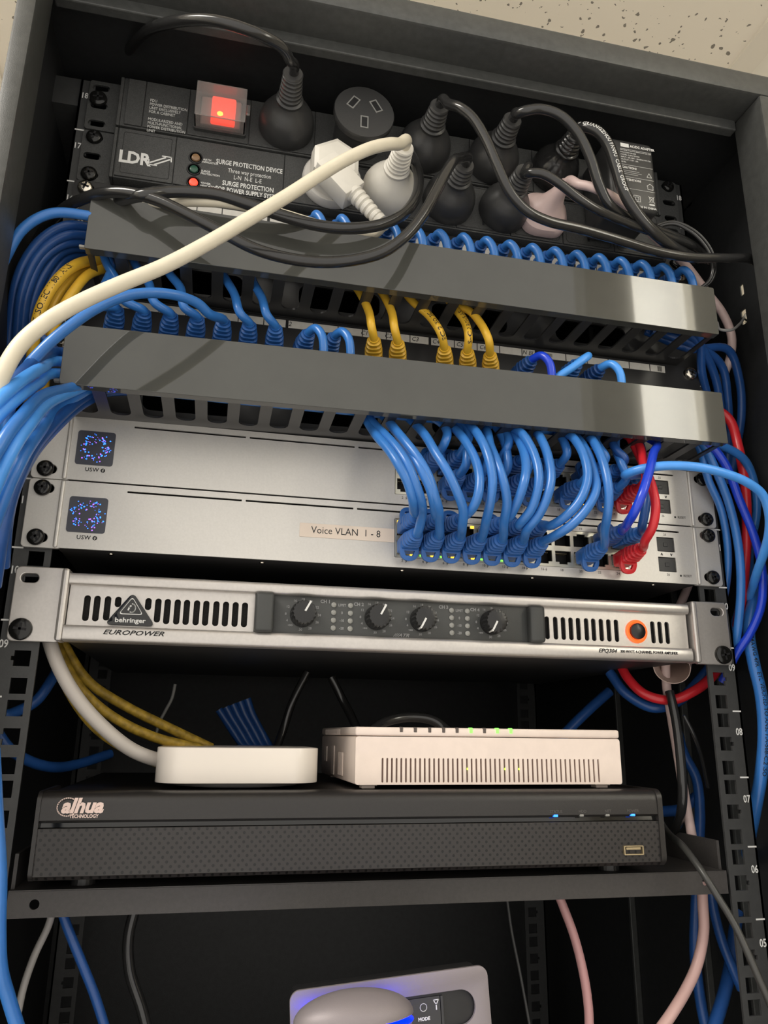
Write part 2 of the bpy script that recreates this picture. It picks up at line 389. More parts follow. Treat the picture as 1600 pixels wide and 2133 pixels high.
# ------------------------------------------------------------------ screws
def screw_mesh(mb, x, y, z, r=0.0052):
    M = T(x, y, z)
    mb.lathe([(r, 0), (r, 0.0012), (r*0.93, 0.0022), (r*0.72, 0.0029), (r*0.50, 0.0031)], M, 26)
    return mb
def screw(root, x, y, z, m=M_SCREWB, r=0.0052, label=None):
    mb = MB(); screw_mesh(mb, x, y, z, r); s = part(mb, 'screw', m, root, True, label)
    c = MB(); a = random.uniform(0, PI)
    for k in range(2):
        M = T(x, y-0.0030, z) @ Matrix.Rotation(a + k*PI/2, 4, 'Y'); c.box(-r*0.55, r*0.55, -0.0003, 0.0004, -0.0007, 0.0007, 0, M)
    sub(c, 'cross_slot', M_HOLE, s, root); return s

# ------------------------------------------------------------------ silver switches
def usw(z0, label, seed, which):
    R_ = thing('network_switch', label, 'network switch', (0, 0, z0)); rnd = random.Random(seed)
    z1 = z0 + U - 0.0007; zb = z0 + 0.0004; FY = -0.004
    c = lambda x: x
    px0, px1 = -0.0078, 0.1660; pz0, pz1 = z0+0.0072, z0+0.0345
    slots = [(-0.183, -0.111), (-0.1085, -0.0365), (-0.034, 0.038), (0.0405, 0.1125), (0.115, 0.187), (0.1895, 0.209)]
    holes = [rr(px0, px1, pz0, pz1, 0.0004, 1), rr(0.1900, 0.2042, z0+0.0085, z0+0.0195, 0.0004, 1), rr(0.1900, 0.2042, z0+0.0235, z0+0.0345, 0.0004, 1)]
    holes += [rr(a, b, z0+0.0385, z0+0.0398, 0.0003, 2) for a, b in slots]
    holes += [rr(0.2060, 0.2085, z0+0.0040, z0+0.0065, 0.0012, 4)] if False else []
    mb = MB(); mb.plate(rr(-0.2205, 0.2205, zb, z1, 0.0006, 2), holes, FY, FY+0.0015); part(mb, 'front_panel', M_SILVER, R_)
    mb = MB(); mb.box(-0.2200, 0.2200, FY+0.0115, 0.285, zb, z1, 0.0004)
    mb.box(-0.2203, 0.2203, FY+0.0015, FY+0.0117, zb, zb+0.001); mb.box(-0.2203, 0.2203, FY+0.0015, FY+0.0117, z1-0.001, z1)
    part(mb, 'chassis', mat('switch_underside', (0.035, 0.034, 0.034), 0.45), R_)
    mb = MB()
    for x in (-0.19, -0.095, 0.0, 0.095, 0.19): mb.lathe([(0.0018, 0), (0.0015, 0.0006)], Matrix.Translation((x, 0.006, zb)) @ Matrix.Rotation(-PI/2, 4, 'X') @ Matrix.Rotation(PI, 4, 'X'), 12)
    part(mb, 'bottom_screw', M_SCREWZ, R_, True)
    for sx in (-1, 1):                 # the ears
        a, b = sorted((sx*0.2415, sx*0.2185))
        hs = [rr(sx*0.2325-0.0048+sx*-0.0012, sx*0.2325+0.0048-sx*0.0012, z0+h-0.0034, z0+h+0.0034, 0.0034) for h in (0.00635, 0.0381)]
        mb = MB(); mb.plate(rr(a, b, zb, z1, 0.0022), hs, -0.0035, -0.0005, bev=0.0004)
        e, f = sorted((sx*0.2205, sx*0.2232)); mb.box(e, f, -0.0052, -0.0004, zb, z1, 0.0010)
        part(mb, 'ear', M_SILVER, R_)
        for h in (0.00635, 0.0381): screw(R_, sx*0.2335, -0.0035, z0+h)
    # small square status screen showing a ring of lights
    sxl, sxr = (-0.2168, -0.1938)
    sz0, sz1 = z0+0.0108, z0+0.0338
    mb = MB(); mb.plate(rr(sxl, sxr, sz0, sz1, 0.0018), [], FY-0.0004, FY); so = part(mb, 'status_screen', M_GREYD, R_)
    b1, b2 = MB(), MB(); cx, cz = (sxl+sxr)/2, (sz0+sz1)/2
    for k in range(95):
        a = rnd.uniform(0, 2*PI); r = abs(rnd.gauss(0.0072, 0.0016)); r = min(r, 0.0105) if k % 5 else rnd.uniform(0.003, 0.0108)
        x, z = cx + r*math.cos(a), cz + r*math.sin(a)
        q = b1 if rnd.random() < 0.62 else b2; q.lathe([(rnd.uniform(0.00018, 0.00050), 0), (0.0001, 0.0001)], T(x, FY-0.0004, z), 8)
    sub(b1, 'blue_dots', M_BLED, so, R_); sub(b2, 'violet_dots', M_PLED, so, R_)
    mb = MB(); mb.text('USW', cx-0.0048, sz0-0.0031, FY-0.0001, 0.0036, 'LEFT', bold=0.00006, space=1.1)
    mb.lathe([(0.0014, 0), (0.0014, 0.0001)], T(cx+0.0060, FY, sz0-0.0031), 20)
    mb.text('RESET', 0.2092, z0+0.0062, FY-0.0001, 0.0026, 'LEFT'); mb.lathe([(0.0008, 0), (0.0008, 0.0001)], T(0.2072, FY, z0+0.0062), 12)
    pitch = (px1-px0)/12
    for k in range(12):
        cxp = px0 + pitch*(k+0.5)
        mb.text('%d' % (2*k+2), cxp-0.0018, pz0-0.0022, FY-0.0001, 0.0025, 'CENTER')
        if k >= 7: mb.text('%d' % (2*k+1), cxp, pz1+0.0016, FY-0.0001, 0.0025, 'CENTER')
        if k < 8: mb.stroke([(cxp+0.0012, pz0-0.0012), (cxp+0.0004, pz0-0.0024), (cxp+0.0014, pz0-0.0022), (cxp+0.0006, pz0-0.0034)], 0.00025, FY)
    mb.text('25', 0.1971, z0+0.0363, FY-0.0001, 0.0025, 'CENTER'); mb.text('26', 0.1971, z0+0.0064, FY-0.0001, 0.0025, 'CENTER')
    part(mb, 'printed_lettering', M_INKB, R_)
    mb = MB(); mb.stroke([(cx+0.0063, sz0-0.0022), (cx+0.0056, sz0-0.0032), (cx+0.0064, sz0-0.0031), (cx+0.0058, sz0-0.0041)], 0.00035, FY-0.0001); part(mb, 'bolt_mark', M_SILVER, R_)
    # port block: shield frame + openings + contacts
    zm = (pz0+pz1)/2; ph = (pz1-pz0)/2
    hs = []
    for k in range(12):
        for r in (0, 1):
            cxp = px0 + pitch*(k+0.5); zc = pz0 + ph*(r+0.5)
            a, b = cxp-0.0060, cxp+0.0060
            if r == 0: hs.append([(a, zc+0.0050), (a, zc-0.0030), (a+0.0028, zc-0.0030), (a+0.0028, zc-0.0046), (b-0.0028, zc-0.0046), (b-0.0028, zc-0.0030), (b, zc-0.0030), (b, zc+0.0050)])
            else: hs.append([(a, zc-0.0050), (a, zc+0.0030), (a+0.0028, zc+0.0030), (a+0.0028, zc+0.0046), (b-0.0028, zc+0.0046), (b-0.0028, zc+0.0030), (b, zc+0.0030), (b, zc-0.0050)])
    mb = MB(); mb.plate(rr(px0+0.0003, px1-0.0003, pz0+0.0003, pz1-0.0003, 0.0003, 1), hs, FY+0.0003, FY+0.0018); mb.box(px0+0.0003, px0+0.0016, FY-0.0001, FY+0.012, pz0+0.0003, pz1-0.0003)
    pb = part(mb, 'port_block', M_PORTM, R_)
    mb = MB(); mb.box(px0, px1, FY+0.0106, FY+0.0113, pz0, pz1)
    for k in range(13): x = px0 + pitch*k; mb.box(x-0.0002, x+0.0002, FY+0.002, FY+0.0108, pz0, pz1)
    sub(mb, 'port_cavity', M_HOLE, pb, R_)
    mb = MB()
    for k in range(12):
        for r in (0, 1):
            cxp = px0 + pitch*(k+0.5); zc = pz0 + ph*(r+0.5) + (0.0040 if r == 0 else -0.0040)
            for j in range(8): mb.box(cxp-0.0040+j*0.00114, cxp-0.0036+j*0.00114, FY+0.004, FY+0.009, zc-0.0002, zc+0.0002)
    sub(mb, 'contacts', M_GOLD, pb, R_)
    # link lights in the lower / upper corners of the openings
    la, lg = MB(), MB()
    amber = {(0, 1), (0, 0), (1, 0), (2, 0), (3, 0), (3, 1)} if which == 0 else {(9, 0), (10, 0), (10, 1)}
    green = {(1, 0), (2, 0), (4, 0), (5, 0)} if which == 0 else {(3, 0), (6, 0), (4, 0)}
    for k in range(12):
        for r in (0, 1):
            cxp = px0 + pitch*(k+0.5); zc = pz0 + ph*(r+0.5) + (-0.0042 if r == 0 else 0.0042)
            if (k, r) in amber: la.box(cxp+0.0036, cxp+0.0062, FY-0.0003, FY+0.002, zc-0.0010, zc+0.0010, 0.0003)
            if (k, r) in green: lg.box(cxp-0.0040, cxp-0.0012, FY-0.0004, FY+0.002, zc-0.0010, zc+0.0010, 0.0003)
            if which == 0 and (k, r) == (0, 1): la.box(px0+0.0018, px0+0.0042, FY-0.0003, FY+0.002, zc-0.0008, zc+0.0012, 0.0003)
    sub(la, 'amber_light', M_AMBER, pb, R_); sub(lg, 'green_light', M_GREEN, pb, R_)
    # two fibre cages with dust flaps
    for z in (z0+0.0085, z0+0.0235):
        mb = MB(); mb.box(0.1904, 0.2038, FY+0.0006, FY+0.006, z+0.0004, z+0.0106, 0.0003); mb.box(0.1955, 0.1990, FY+0.0002, FY+0.001, z+0.004, z+0.007, 0.0003)
        part(mb, 'fibre_port', M_PATCH, R_)
    mb = MB(); mb.stroke([(0.1925, z0+0.0208), (0.1932, z0+0.0222), (0.1939, z0+0.0208)], 0.0006, FY); mb.stroke([(0.2003, z0+0.0222), (0.2010, z0+0.0208), (0.2017, z0+0.0222)], 0.0006, FY)
    part(mb, 'arrow_mark', M_INKB, R_)
    return R_
Z11, Z12 = 10*U, 11*U
SWL = usw(Z11, 'silver network switch just above the amplifier, with a Voice VLAN label', 3, 0)
SWU = usw(Z12, 'silver network switch directly below the lower glossy cable duct', 5, 1)
tp = [at(625, 1086, -0.0045), at(822, 1098, -0.0045), at(820, 1131, -0.0045), at(622, 1117, -0.0045)]
mb = MB(); mb.plate(rr(tp[0].x, tp[1].x, tp[2].z+0.0005, tp[0].z-0.0008, 0.0003, 1), [], -0.0044, -0.0040)
tape = part(mb, 'paper_label', M_TAPE, SWL, label='cream paper label printed Voice VLAN 1 - 8')
mb = MB(); mb.text('Voice VLAN  1 - 8', (tp[0].x+tp[1].x)/2-0.001, (tp[0].z+tp[2].z)/2, -0.00445, 0.0068, 'CENTER', sx=0.92)
sub(mb, 'label_text', M_INKB, tape, SWL)

# ------------------------------------------------------------------ the amplifier
AZ0 = 9*U - 0.0120; AZ1 = AZ0 + 0.0437; AY = -0.0075; AP = -0.0030
AMP = thing('power_amplifier', 'silver rack power amplifier with slotted grilles, four black knobs and an orange-ringed power button', 'amplifier', (0, 0, AZ0))
z_hi = AZ1 - 0.0095; z_lo = AZ0 + 0.0100
def y_rail(z0, z1, name):
    mb = MB(); n = 10; prof = []
    for k in range(n+1):
        a = PI*k/n; prof.append((AY + 0.0030*(1-math.sin(a)**0.6), z0 + (z1-z0)*(1-math.cos(a))/2))
    prof += [(0.004, z1), (0.004, z0)]
    x0, x1 = -0.2105, 0.2085; vs = [(x0, y, z) for y, z in prof] + [(x1, y, z) for y, z in prof]; m = len(prof)
    mb._add(vs, [[i, (i+1) % m, m+(i+1) % m, m+i] for i in range(m)] + [list(range(m)), list(range(m, 2*m))[::-1]])
    return part(mb, name, M_SILVER2, AMP, True)
y_rail(z_hi, AZ1-0.0022, 'upper_rail'); y_rail(AZ0+0.0005, z_lo, 'lower_rail')
mb = MB(); mb.box(-0.2095, 0.2085, 0.004, 0.26, AZ0+0.0008, AZ1-0.003, 0.0006); part(mb, 'chassis', mat('amp_case', (0.02, 0.02, 0.021), 0.5), AMP)
cl = lambda cx, cy: (530+.3375*cx, 1160+.3375*cy)
sl = []
zt, zb_ = az(200, 1244, AP), az(205, 1300, AP)
zt, zb_ = z_lo + 0.0185, z_lo + 0.0028
for i, (cx) in enumerate((530, 592, 658, 722, 910, 972, 1030, 1092, 1150, 1212, 1270, 1333, 1392, 1452, 1510)):
    x = ax(cx*.3375, 1160+345*.3375, AP); a, b = zb_, zt
    if i == 3: a = zt-0.0065
    if i == 4: a = zt-0.0075
    if i in (2, 5): a = zb_ + 0.0008
    sl.append(rr(x-0.0019, x+0.0019, a, b, 0.0018))
for cx in (237, 289, 337, 384, 430, 480, 524, 571, 617, 664, 888, 932, 976):
    x = ax(1060+cx*.3375, 1160+445*.3375, AP); sl.append(rr(x-0.0017, x+0.0017, zb_, zt, 0.0016))
bx, bz = ax(1060+787*.3375, 1160+466*.3375, AP), (zb_+zt)/2
mb = MB(); mb.plate(rr(-0.2100, 0.2085, z_lo-0.001, z_hi+0.001, 0.0003, 1), sl, AP, AP+0.0015); part(mb, 'slotted_panel', M_SILVER2, AMP)
mb = MB(); mb.box(-0.2090, 0.2080, AP+0.0035, AP+0.0045, z_lo, z_hi); part(mb, 'grille_foam', mat('grille_foam', (0.012, 0.011, 0.010), 0.9, noise=0.6, nscale=1500, bump=1.0, bscale=1500), AMP)
for sx in (-1, 1):
    a, b = sorted((sx*0.2413, sx*0.2128)); hz = (AZ0+0.00635, AZ0+0.0373)
    hs = [rr(sx*0.2335-0.0056, sx*0.2335+0.0056, h-0.0034, h+0.0034, 0.0034) for h in hz]
    mb = MB(); mb.plate(rr(a, b, AZ0, AZ1, 0.0026), hs, -0.0042, -0.0006, bev=0.0006)
    a, b = sorted((sx*0.2105, sx*0.2150)); mb.box(a, b, -0.0085, 0.006, AZ0, AZ1, 0.0016)
    part(mb, 'ear', M_SILVER2, AMP); screw(AMP, sx*0.2345, -0.0042, hz[0], r=0.0066)
# control panel
kx0, kx1 = ax(530, 1275, AP), ax(1128, 1300, AP)
mb = MB(); mb.box(kx0, kx1, AP-0.0008, AP+0.001, z_lo-0.0002, z_hi+0.0002, 0.0002)
mb.box(kx0, kx0+0.0120, AP-0.0075, AP+0.001, z_lo-0.0004, z_hi+0.0004, 0.0022, seg=3); mb.box(kx1-0.0110, kx1, AP-0.0075, AP+0.001, z_lo-0.0004, z_hi+0.0004, 0.0022, seg=3)
cpn = part(mb, 'control_panel', M_GREYP, AMP, True)
tx = MB(); KZ = (z_lo+z_hi)/2; CY = AP-0.0009
nums = [('-∞', 225), ('4', 205), ('8', 180), ('12', 152), ('16', 118), ('18', 90), ('20', 62), ('22', 30), ('24', 0), ('26', -28), ('28', -62), ('30', -95)]
for i, ((cx, cy), ang) in enumerate(zip(((305, 380), (770, 398), (1053, 412), (1490, 430)), (62, 62, 242, 242))):
    u, v = cl(cx, cy); kx = ax(u, v, CY-0.008); kz = KZ + 0.0002
    mb = MB(); mb.lathe([(0.0082, 0), (0.0080, 0.003)], T(kx, CY, kz), 32)
    mb.lathe([(0.0079, 0.003), (0.0076, 0.010), (0.0070, 0.0118), (0.0055, 0.0122)], T(kx, CY, kz), 72, flute=18, fa=0.045)
    kn = part(mb, 'knob', M_KNOB, AMP, True)
    p = MB(); d = (math.cos(math.radians(ang)), math.sin(math.radians(ang)))
    p.stroke([(kx+d[0]*0.0010, kz+d[1]*0.0010), (kx+d[0]*0.0066, kz+d[1]*0.0066)], 0.0012, CY-0.0122, 0.0003)
    p.box(-0.0006, 0.0006, -0.0121, -0.0045, 0.0069, 0.0080, 0, T(kx, CY, kz) @ Matrix.Rotation(-(math.radians(ang)-PI/2), 4, 'Y'))
    sub(p, 'pointer', M_INKW, kn, AMP)
    for t, a in nums:
        a = math.radians(a); tx.text(t.replace('∞', 'oo'), kx+0.0108*math.cos(a), kz+0.0098*math.sin(a), CY, 0.0022, 'CENTER', bold=0.00005)
ledx = []
for cx in (487, 591, 1217, 1314):
    u, v = cl(cx, 400); x = ax(u, v, CY); ledx.append(x)
    for k in range(4):
        mb = MB(); mb.lathe([(0.0017, 0), (0.0017, 0.0006), (0.0010, 0.0011)], T(x, CY, KZ+0.0073-k*0.0050), 16); part(mb, 'level_light', M_LEDOFF, AMP, True)
for i, (a, b) in enumerate(((0, 1), (2, 3))):
    m_ = (ledx[a]+ledx[b])/2
    for k, t in enumerate(('LIMIT', '0', '-10', '-20')): tx.text(t, m_, KZ+0.0073-k*0.0050, CY, 0.0024, 'CENTER', bold=0.00006, sx=0.9)
    tx.text('CH %d' % (2*i+1), ledx[a]-0.0055, KZ+0.0092, CY, 0.0030, 'CENTER', bold=0.0001); tx.text('CH %d' % (2*i+2), ledx[b]+0.0055, KZ+0.0084, CY, 0.0030, 'CENTER', bold=0.0001)
tx.text('///ATR', ax(*cl(905, 492), CY), KZ-0.0107, CY, 0.0030, 'CENTER', shear=0.4, bold=0.00006, sx=1.3)
sub(tx, 'panel_lettering', M_INKG, cpn, AMP)
mb = MB(); mb.text('EUROPOWER', ax(212, 1332, AY), AZ0+0.0060, AY-0.0002, 0.0040, 'LEFT', shear=0.35, sx=1.45, bold=0.00007)
xr = ax(1413, 1371, AY)
mb.text('300-WATT 4-CHANNEL POWER AMPLIFIER', xr, AZ0+0.0058, AY-0.0002, 0.0027, 'RIGHT', bold=0.00004, sx=0.86)
mb.text('EPQ304', xr-0.0472, AZ0+0.0058, AY-0.0002, 0.0037, 'RIGHT', shear=0.35, bold=0.00008, sx=1.1)
part(mb, 'printed_lettering', M_INKB, AMP)
# triangular badge
tcx = ax(272, 1285, AP-0.003); tz = z_lo+0.0012
def tri(w_, h_, r, cx, z):
    pts = [(cx-w_/2, z), (cx+w_/2, z), (cx, z+h_)]; out = []
    for i in range(3):
        p0, p1, p2 = Vector(pts[i-1]), Vector(pts[i]), Vector(pts[(i+1) % 3])
        a, b = (p0-p1).normalized(), (p2-p1).normalized()
        for k in range(6):
            t = k/5; q0 = p1+a*r*1.6; q1 = p1; q2 = p1+b*r*1.6; out.append(tuple((q0*(1-t)**2 + q1*2*t*(1-t) + q2*t*t)))
    return out
mb = MB(); mb.plate(tri(0.0285, 0.0195, 0.0022, tcx, tz), [], AP-0.0028, AP, bev=0.0004); bd = part(mb, 'badge', M_DVRG, AMP, True)
mb = MB(); mb.plate(tri(0.0145, 0.0110, 0.0014, tcx, tz+0.0062), [tri(0.0132, 0.0098, 0.0012, tcx, tz+0.0067)], AP-0.0030, AP-0.0028)
mb.stroke([(tcx+0.0002+0.0022*math.cos(a), tz+0.0102+0.0026*math.sin(a)) for a in [math.radians(q) for q in range(-110, 100, 20)]], 0.0006, AP-0.0028)
mb.stroke([(tcx-0.0018, tz+0.0090), (tcx-0.0012, tz+0.0108), (tcx-0.0004, tz+0.0116)], 0.0009, AP-0.0028)
mb.text('behringer', tcx, tz+0.0026, AP-0.0029, 0.0040, 'CENTER', bold=0.0001, sx=1.15)
sub(mb, 'badge_mark', M_INKW, bd, AMP)
mb = MB(); mb.lathe([(0.0082, 0), (0.0082, 0.0008), (0.0070, 0.0014), (0.0062, 0.0010)], T(bx, AP, bz), 40); part(mb, 'power_ring', M_ORANGE, AMP, True, 'glowing orange ring')
mb = MB(); mb.lathe([(0.0058, 0), (0.0056, 0.0030), (0.0045, 0.0038), (0.001, 0.0039)], T(bx, AP, bz), 36); part(mb, 'power_button', M_KNOB, AMP, True)

# ------------------------------------------------------------------ cable ducts (cable managers)
def duct(z0, label, dx, rise):
    D = thing('cable_duct', label, 'cable duct', (0, 0, z0)); YF = -0.0545; w_ = 0.2205
    za, zb = z0+0.0003, z0+0.0386
    mb = MB(); mb.plate(rr(-w_+dx, w_+dx, za, zb, 0.0008, 2), [], YF-0.0010, YF+0.0006, bev=0.0003)
    mb.box(-w_+dx, w_+dx, YF, YF+0.006, zb-0.0010, zb); mb.box(-w_+dx, w_+dx, YF, YF+0.006, za, za+0.0010)
    part(mb, 'cover', M_DUCT, D)
    # trough: back, slotted floor and slotted top
    for nm, zz in (('slotted_floor', za+0.0012), ('slotted_top', zb-0.0026)):
        hs = []
        for k in range(22):
            x = -0.21 + 0.02*k + dx; hs.append(rr(x-0.0062, x+0.0062, -0.0530, -0.0125, 0.0058))
        mb = MB(); mb.plate(rr(-0.2200+dx, 0.2200+dx, -0.0538, -0.0020, 0.001, 2), hs, -0.0007, 0.0007)
        for v in mb.bm.verts: v.co = Vector((v.co.x, v.co.z, zz - v.co.y))
        part(mb, nm, M_DUCTB, D)
    hs = [rr(x-0.030, x+0.030, za+0.010, zb-0.010, 0.006) for x in (-0.15, -0.05, 0.05, 0.15)]
    mb = MB(); mb.plate(rr(-0.2413, 0.2413, z0+0.0006, z0+U-0.0006, 0.002), hs, -0.0022, -0.0004); part(mb, 'back_plate', M_DUCTB, D)
    mb = MB()
    for z in (z0+0.0045, z0+0.0385): mb.box(-w_+dx-0.0045, -w_+dx+0.004, YF+0.004, YF+0.007, z-0.0008, z+0.0008, 0.0003)
    part(mb, 'end_clip', mat('worn_clip', (0.35, 0.34, 0.30), 0.5), D)
    return D
D15 = duct(14*U, 'upper of the two glossy black horizontal cable ducts', 0.0030, 0)
D13 = duct(12*U, 'lower of the two glossy black horizontal cable ducts, above the silver switches', -0.0005, 0)
D15.rotation_euler.y = 0.003; D13.rotation_euler.y = -0.0105

# ------------------------------------------------------------------ patch panels
def patch(z0, label, lower):
    P = thing('patch_panel', label, 'patch panel', (0, 0, z0)); FY = -0.0035
    zc = z0 + 0.0135 if lower else z0+0.0160
    zs = z0 + 0.0390 if lower else z0+0.0345
    pit = 0.01785; xs = [-0.2035 + i*pit + (0.0004 if i > 5 else 0) for i in range(24)]
    hs = [rr(x-0.0060, x+0.0060, zc-0.0055, zc+0.0055, 0.0003, 1) for x in xs]
    sh = [rr(sx*0.2325-0.0050, sx*0.2325+0.0050, z0+h-0.0034, z0+h+0.0034, 0.0033) for sx in (-1, 1) for h in (0.00635, 0.0381)]
    mb = MB(); mb.plate(rr(-0.2413, 0.2413, z0+0.0005, z0+U-0.0005, 0.001, 2), hs+sh, FY, FY+0.0025); part(mb, 'face_plate', M_PATCH, P)
    mb = MB(); mb.box(-0.2100, 0.2100, FY+0.012, FY+0.030, z0+0.003, z0+U-0.003)
    for x in xs: mb.box(x+pit/2-0.0008, x+pit/2+0.0008, FY+0.003, FY+0.012, zc-0.007, zc+0.007)
    part(mb, 'jack_housing', M_HOLE, P)
    mb = MB()
    for x in xs:
        for j in range(8): mb.box(x-0.0040+j*0.00114, x-0.0037+j*0.00114, FY+0.004, FY+0.009, zc+0.0040, zc+0.0043)
    part(mb, 'contacts', M_GOLD, P)
    sw = MB(); div = MB(); ink = MB(); hw = 0.0029
    segs = ((-0.2100, -0.1060), (-0.1040, 0.0), (0.0020, 0.0760), (0.0900, 0.1370), (0.1400, 0.2080)) if not lower else ((-0.2110, -0.0885), (-0.0865, 0.0170), (0.0190, 0.1010), (0.1085, 0.2110))
    for a, b in segs:
        sw.box(a, b, FY-0.0006, FY, zs-hw, zs+hw, 0.0001)
        x = a + pit
        while x < b - 0.004: div.box(x-0.0003, x+0.0003, FY-0.0008, FY-0.0005, zs-hw, zs+hw); x += pit
    st = part(sw, 'label_strip', M_STRIP, P); sub(div, 'strip_divider', M_INKB, st, P)
    if lower:
        hand = [(-0.0890+0.0, ''),]
        for u, v, t in ((600, 684, '32'), (658, 691, '33'), (758, 704, 'C1'), (808, 708, 'C2'), (864, 717, 'C3'), (907, 722, 'C4'), (957, 731, 'C5'), (1005, 736, 'C6'), (1104, 748, 'N BLK')):
            ink.text(t, ax(u, v, FY), zs, FY-0.0007, 0.0050, 'CENTER', shear=0.25, sx=0.9)
        for k in range(5): ink.box(0.2045+k*0.0008, 0.2049+k*0.0008, FY-0.0008, FY-0.0006, zs-0.0022, zs+0.0022); ink.box(0.1115+k*0.0008, 0.1118+k*0.0008, FY-0.0008, FY-0.0006, zs-0.0014, zs+0.0016)
        sub(ink, 'handwriting', M_INKB, st, P)
        mb = MB(); mb.text('X-LINE', ax(173, 671, FY), az(155, 669, FY), FY-0.0002, 0.0052, 'RIGHT', space=1.15)
        part(mb, 'printed_lettering', M_INKW, P)
    for sx, h in ((-1, 0.00635), (-1, 0.0381), (1, 0.0381), (1, 0.00635)):
        screw(P, sx*0.2335, FY, z0+h, M_SCREWZ, label='shiny zinc screw')
    return P, xs, zc
PP16, xs16, zc16 = patch(15*U, 'black patch panel behind the upper duct, holding the row of thirteen bright blue plugs', False)
PP14, xs14, zc14 = patch(13*U, 'black patch panel between the two ducts, holding blue and yellow plugs', True)

# ------------------------------------------------------------------ RJ45 plugs and patch cords
def boot_mesh():
    mb = MB(); S = []
    S += [(0.0059, 0.0047, 9, 0.0005, 0, 0), (0.0061, 0.0050, 7, 0.0115, 0, 0), (0.0058, 0.0049, 5, 0.0130, 0, 0)]
    h = 0.0140; w_ = 0.0056; hh = 0.0049
    for k in range(4):
        t = k/3; a = w_*(1-t) + 0.0042*t; b = hh*(1-t) + 0.0039*t; e = 4.0 - 1.7*t
        S += [(a-0.0010, b-0.0010, e, h, 0, 0), (a+0.0006, b+0.0006, e, h+0.0006, 0, 0), (a+0.0006, b+0.0006, e, h+0.0021, 0, 0), (a-0.0010, b-0.0010, e, h+0.0026, 0, 0)]; h += 0.0034
    S += [(0.0036, 0.0036, 2, h, 0, 0), (0.0034, 0.0034, 2, h+0.0008, 0, 0)]
    mb.loft(S)
    # the hood that guards the release clip: a round-ended tongue with an opening
    n = 10; out = [(-0.0060, 0.0), (-0.0061, -0.0062)] + [(0.0058*math.cos(a), -0.0066-0.0054*abs(math.sin(a))**0.8) for a in [PI + PI*k/n for k in range(1, n)]] + [(0.0061, -0.0062), (0.0060, 0.0)]
    hole = [(-0.0042, -0.0052), (0.0042, -0.0052), (0.0026, -0.0092), (-0.0026, -0.0092)]
    M = Matrix.Translation((0, -0.0105, 0)) @ Matrix.Rotation(math.radians(16), 4, 'X')
    mb.plate(out, [hole], -0.0016, 0.0012, M, bev=0.0004)
    me_o = mb.build('plug_boot', M_BLUEB, None, True); me = me_o.data; bpy.data.objects.remove(me_o); return me
BOOT = boot_mesh(); BL = 0.0275
BOOTS = {}
def boot_for(m):
    if m.name not in BOOTS:
        me = BOOT.copy(); me.materials.clear(); me.materials.append(m); BOOTS[m.name] = me
    return BOOTS[m.name]
def tip_mesh():
    mb = MB(); mb.box(-0.0056, 0.0056, -0.001, 0.009, -0.0040, 0.0040, 0.0003); o = mb.build('clear_tip', M_CLEAR); me = o.data; bpy.data.objects.remove(o); return me
TIP = tip_mesh()
ROOTS = []
def cord(name, label, cat, plug, d, path, mcord, mboot, r=0.0030, clip_up=False, group=None, first=0.008, pname='plug_boot'):
    """a patch cord: plug at `plug` (Vector), boot pointing along d, then the path of points"""
    p = Vector(plug); d = Vector(d).normalized(); R_ = thing(name, label, cat, p, group)
    M = T(0, 0, 0, d, PI if clip_up else 0)
    b = bpy.data.objects.new(pname, boot_for(mboot)); COL.objects.link(b); b.parent = R_; b.matrix_local = M
    t = bpy.data.objects.new('clear_tip', TIP); COL.objects.link(t); t.parent = b
    nose = p + d*(BL-0.004)
    mb = MB(); mb.tube([nose, nose + d*first] + [Vector(q) for q in path], r); part(mb, 'cord', mcord, R_, True); ROOTS.append(R_)
    return R_
def cable(name, label, cat, path, m, r=0.0030, group=None, flat=1.0, n=14):
    P = [Vector(q) for q in path]; o = MB().tube(P, r, n=n, flat=flat).build(name, m, None, True, org=P[0]); o.location = P[0]
    return tag(o, label, cat, group)
def arclen(pts, idx, sub_=7):
    P = spline(pts, sub_); return sum((b-a).length for a, b in zip(P[:idx*sub_], P[1:idx*sub_+1]))
def cable_text(cab, path, body, size, start, m, ang_dir=Vector((0, -1, 0)), r=0.003, rev=False, name='printed_text', parent=None, sub_=7):
    """lettering wrapped on the outside of a cable"""
    P = spline(path, sub_); 
    if rev: P = P[::-1]
    acc = [0.0]
    for a, b in zip(P, P[1:]): acc.append(acc[-1] + (b-a).length)
    def frame(s):
        s = max(0, min(s, acc[-1]-1e-6)); i = 0
        while i < len(acc)-2 and acc[i+1] < s: i += 1
        t = (s-acc[i])/max(acc[i+1]-acc[i], 1e-9); p = P[i].lerp(P[i+1], t); tan = (P[min(i+2, len(P)-1)]-P[max(i-1, 0)]).normalized()
        n_ = (ang_dir - tan*ang_dir.dot(tan)).normalized(); return p, tan, n_
    cu = bpy.data.curves.new('t', 'FONT'); cu.body = body; cu.size = size; cu.align_y = 'CENTER'; cu.resolution_u = 2; cu.offset = 0.00004
    ob = bpy.data.objects.new('t', cu); me = bpy.data.meshes.new_from_object(ob); b = bmesh.new(); b.from_mesh(me)
    bmesh.ops.triangulate(b, faces=b.faces)
    org = Vector(cab.location)
    for v in b.verts:
        p, tan, n_ = frame(start + v.co.x); side = n_.cross(tan) * 1.0; a = v.co.y / r
        v.co = p + (n_*math.cos(a) + side*-math.sin(a)*-1)*(r+0.00012) - org
    bpy.data.objects.remove(ob); bpy.data.curves.remove(cu); bpy.data.meshes.remove(me)
    mb = MB(); mb.merge(b); o = mb.build(name, m, cab); return o

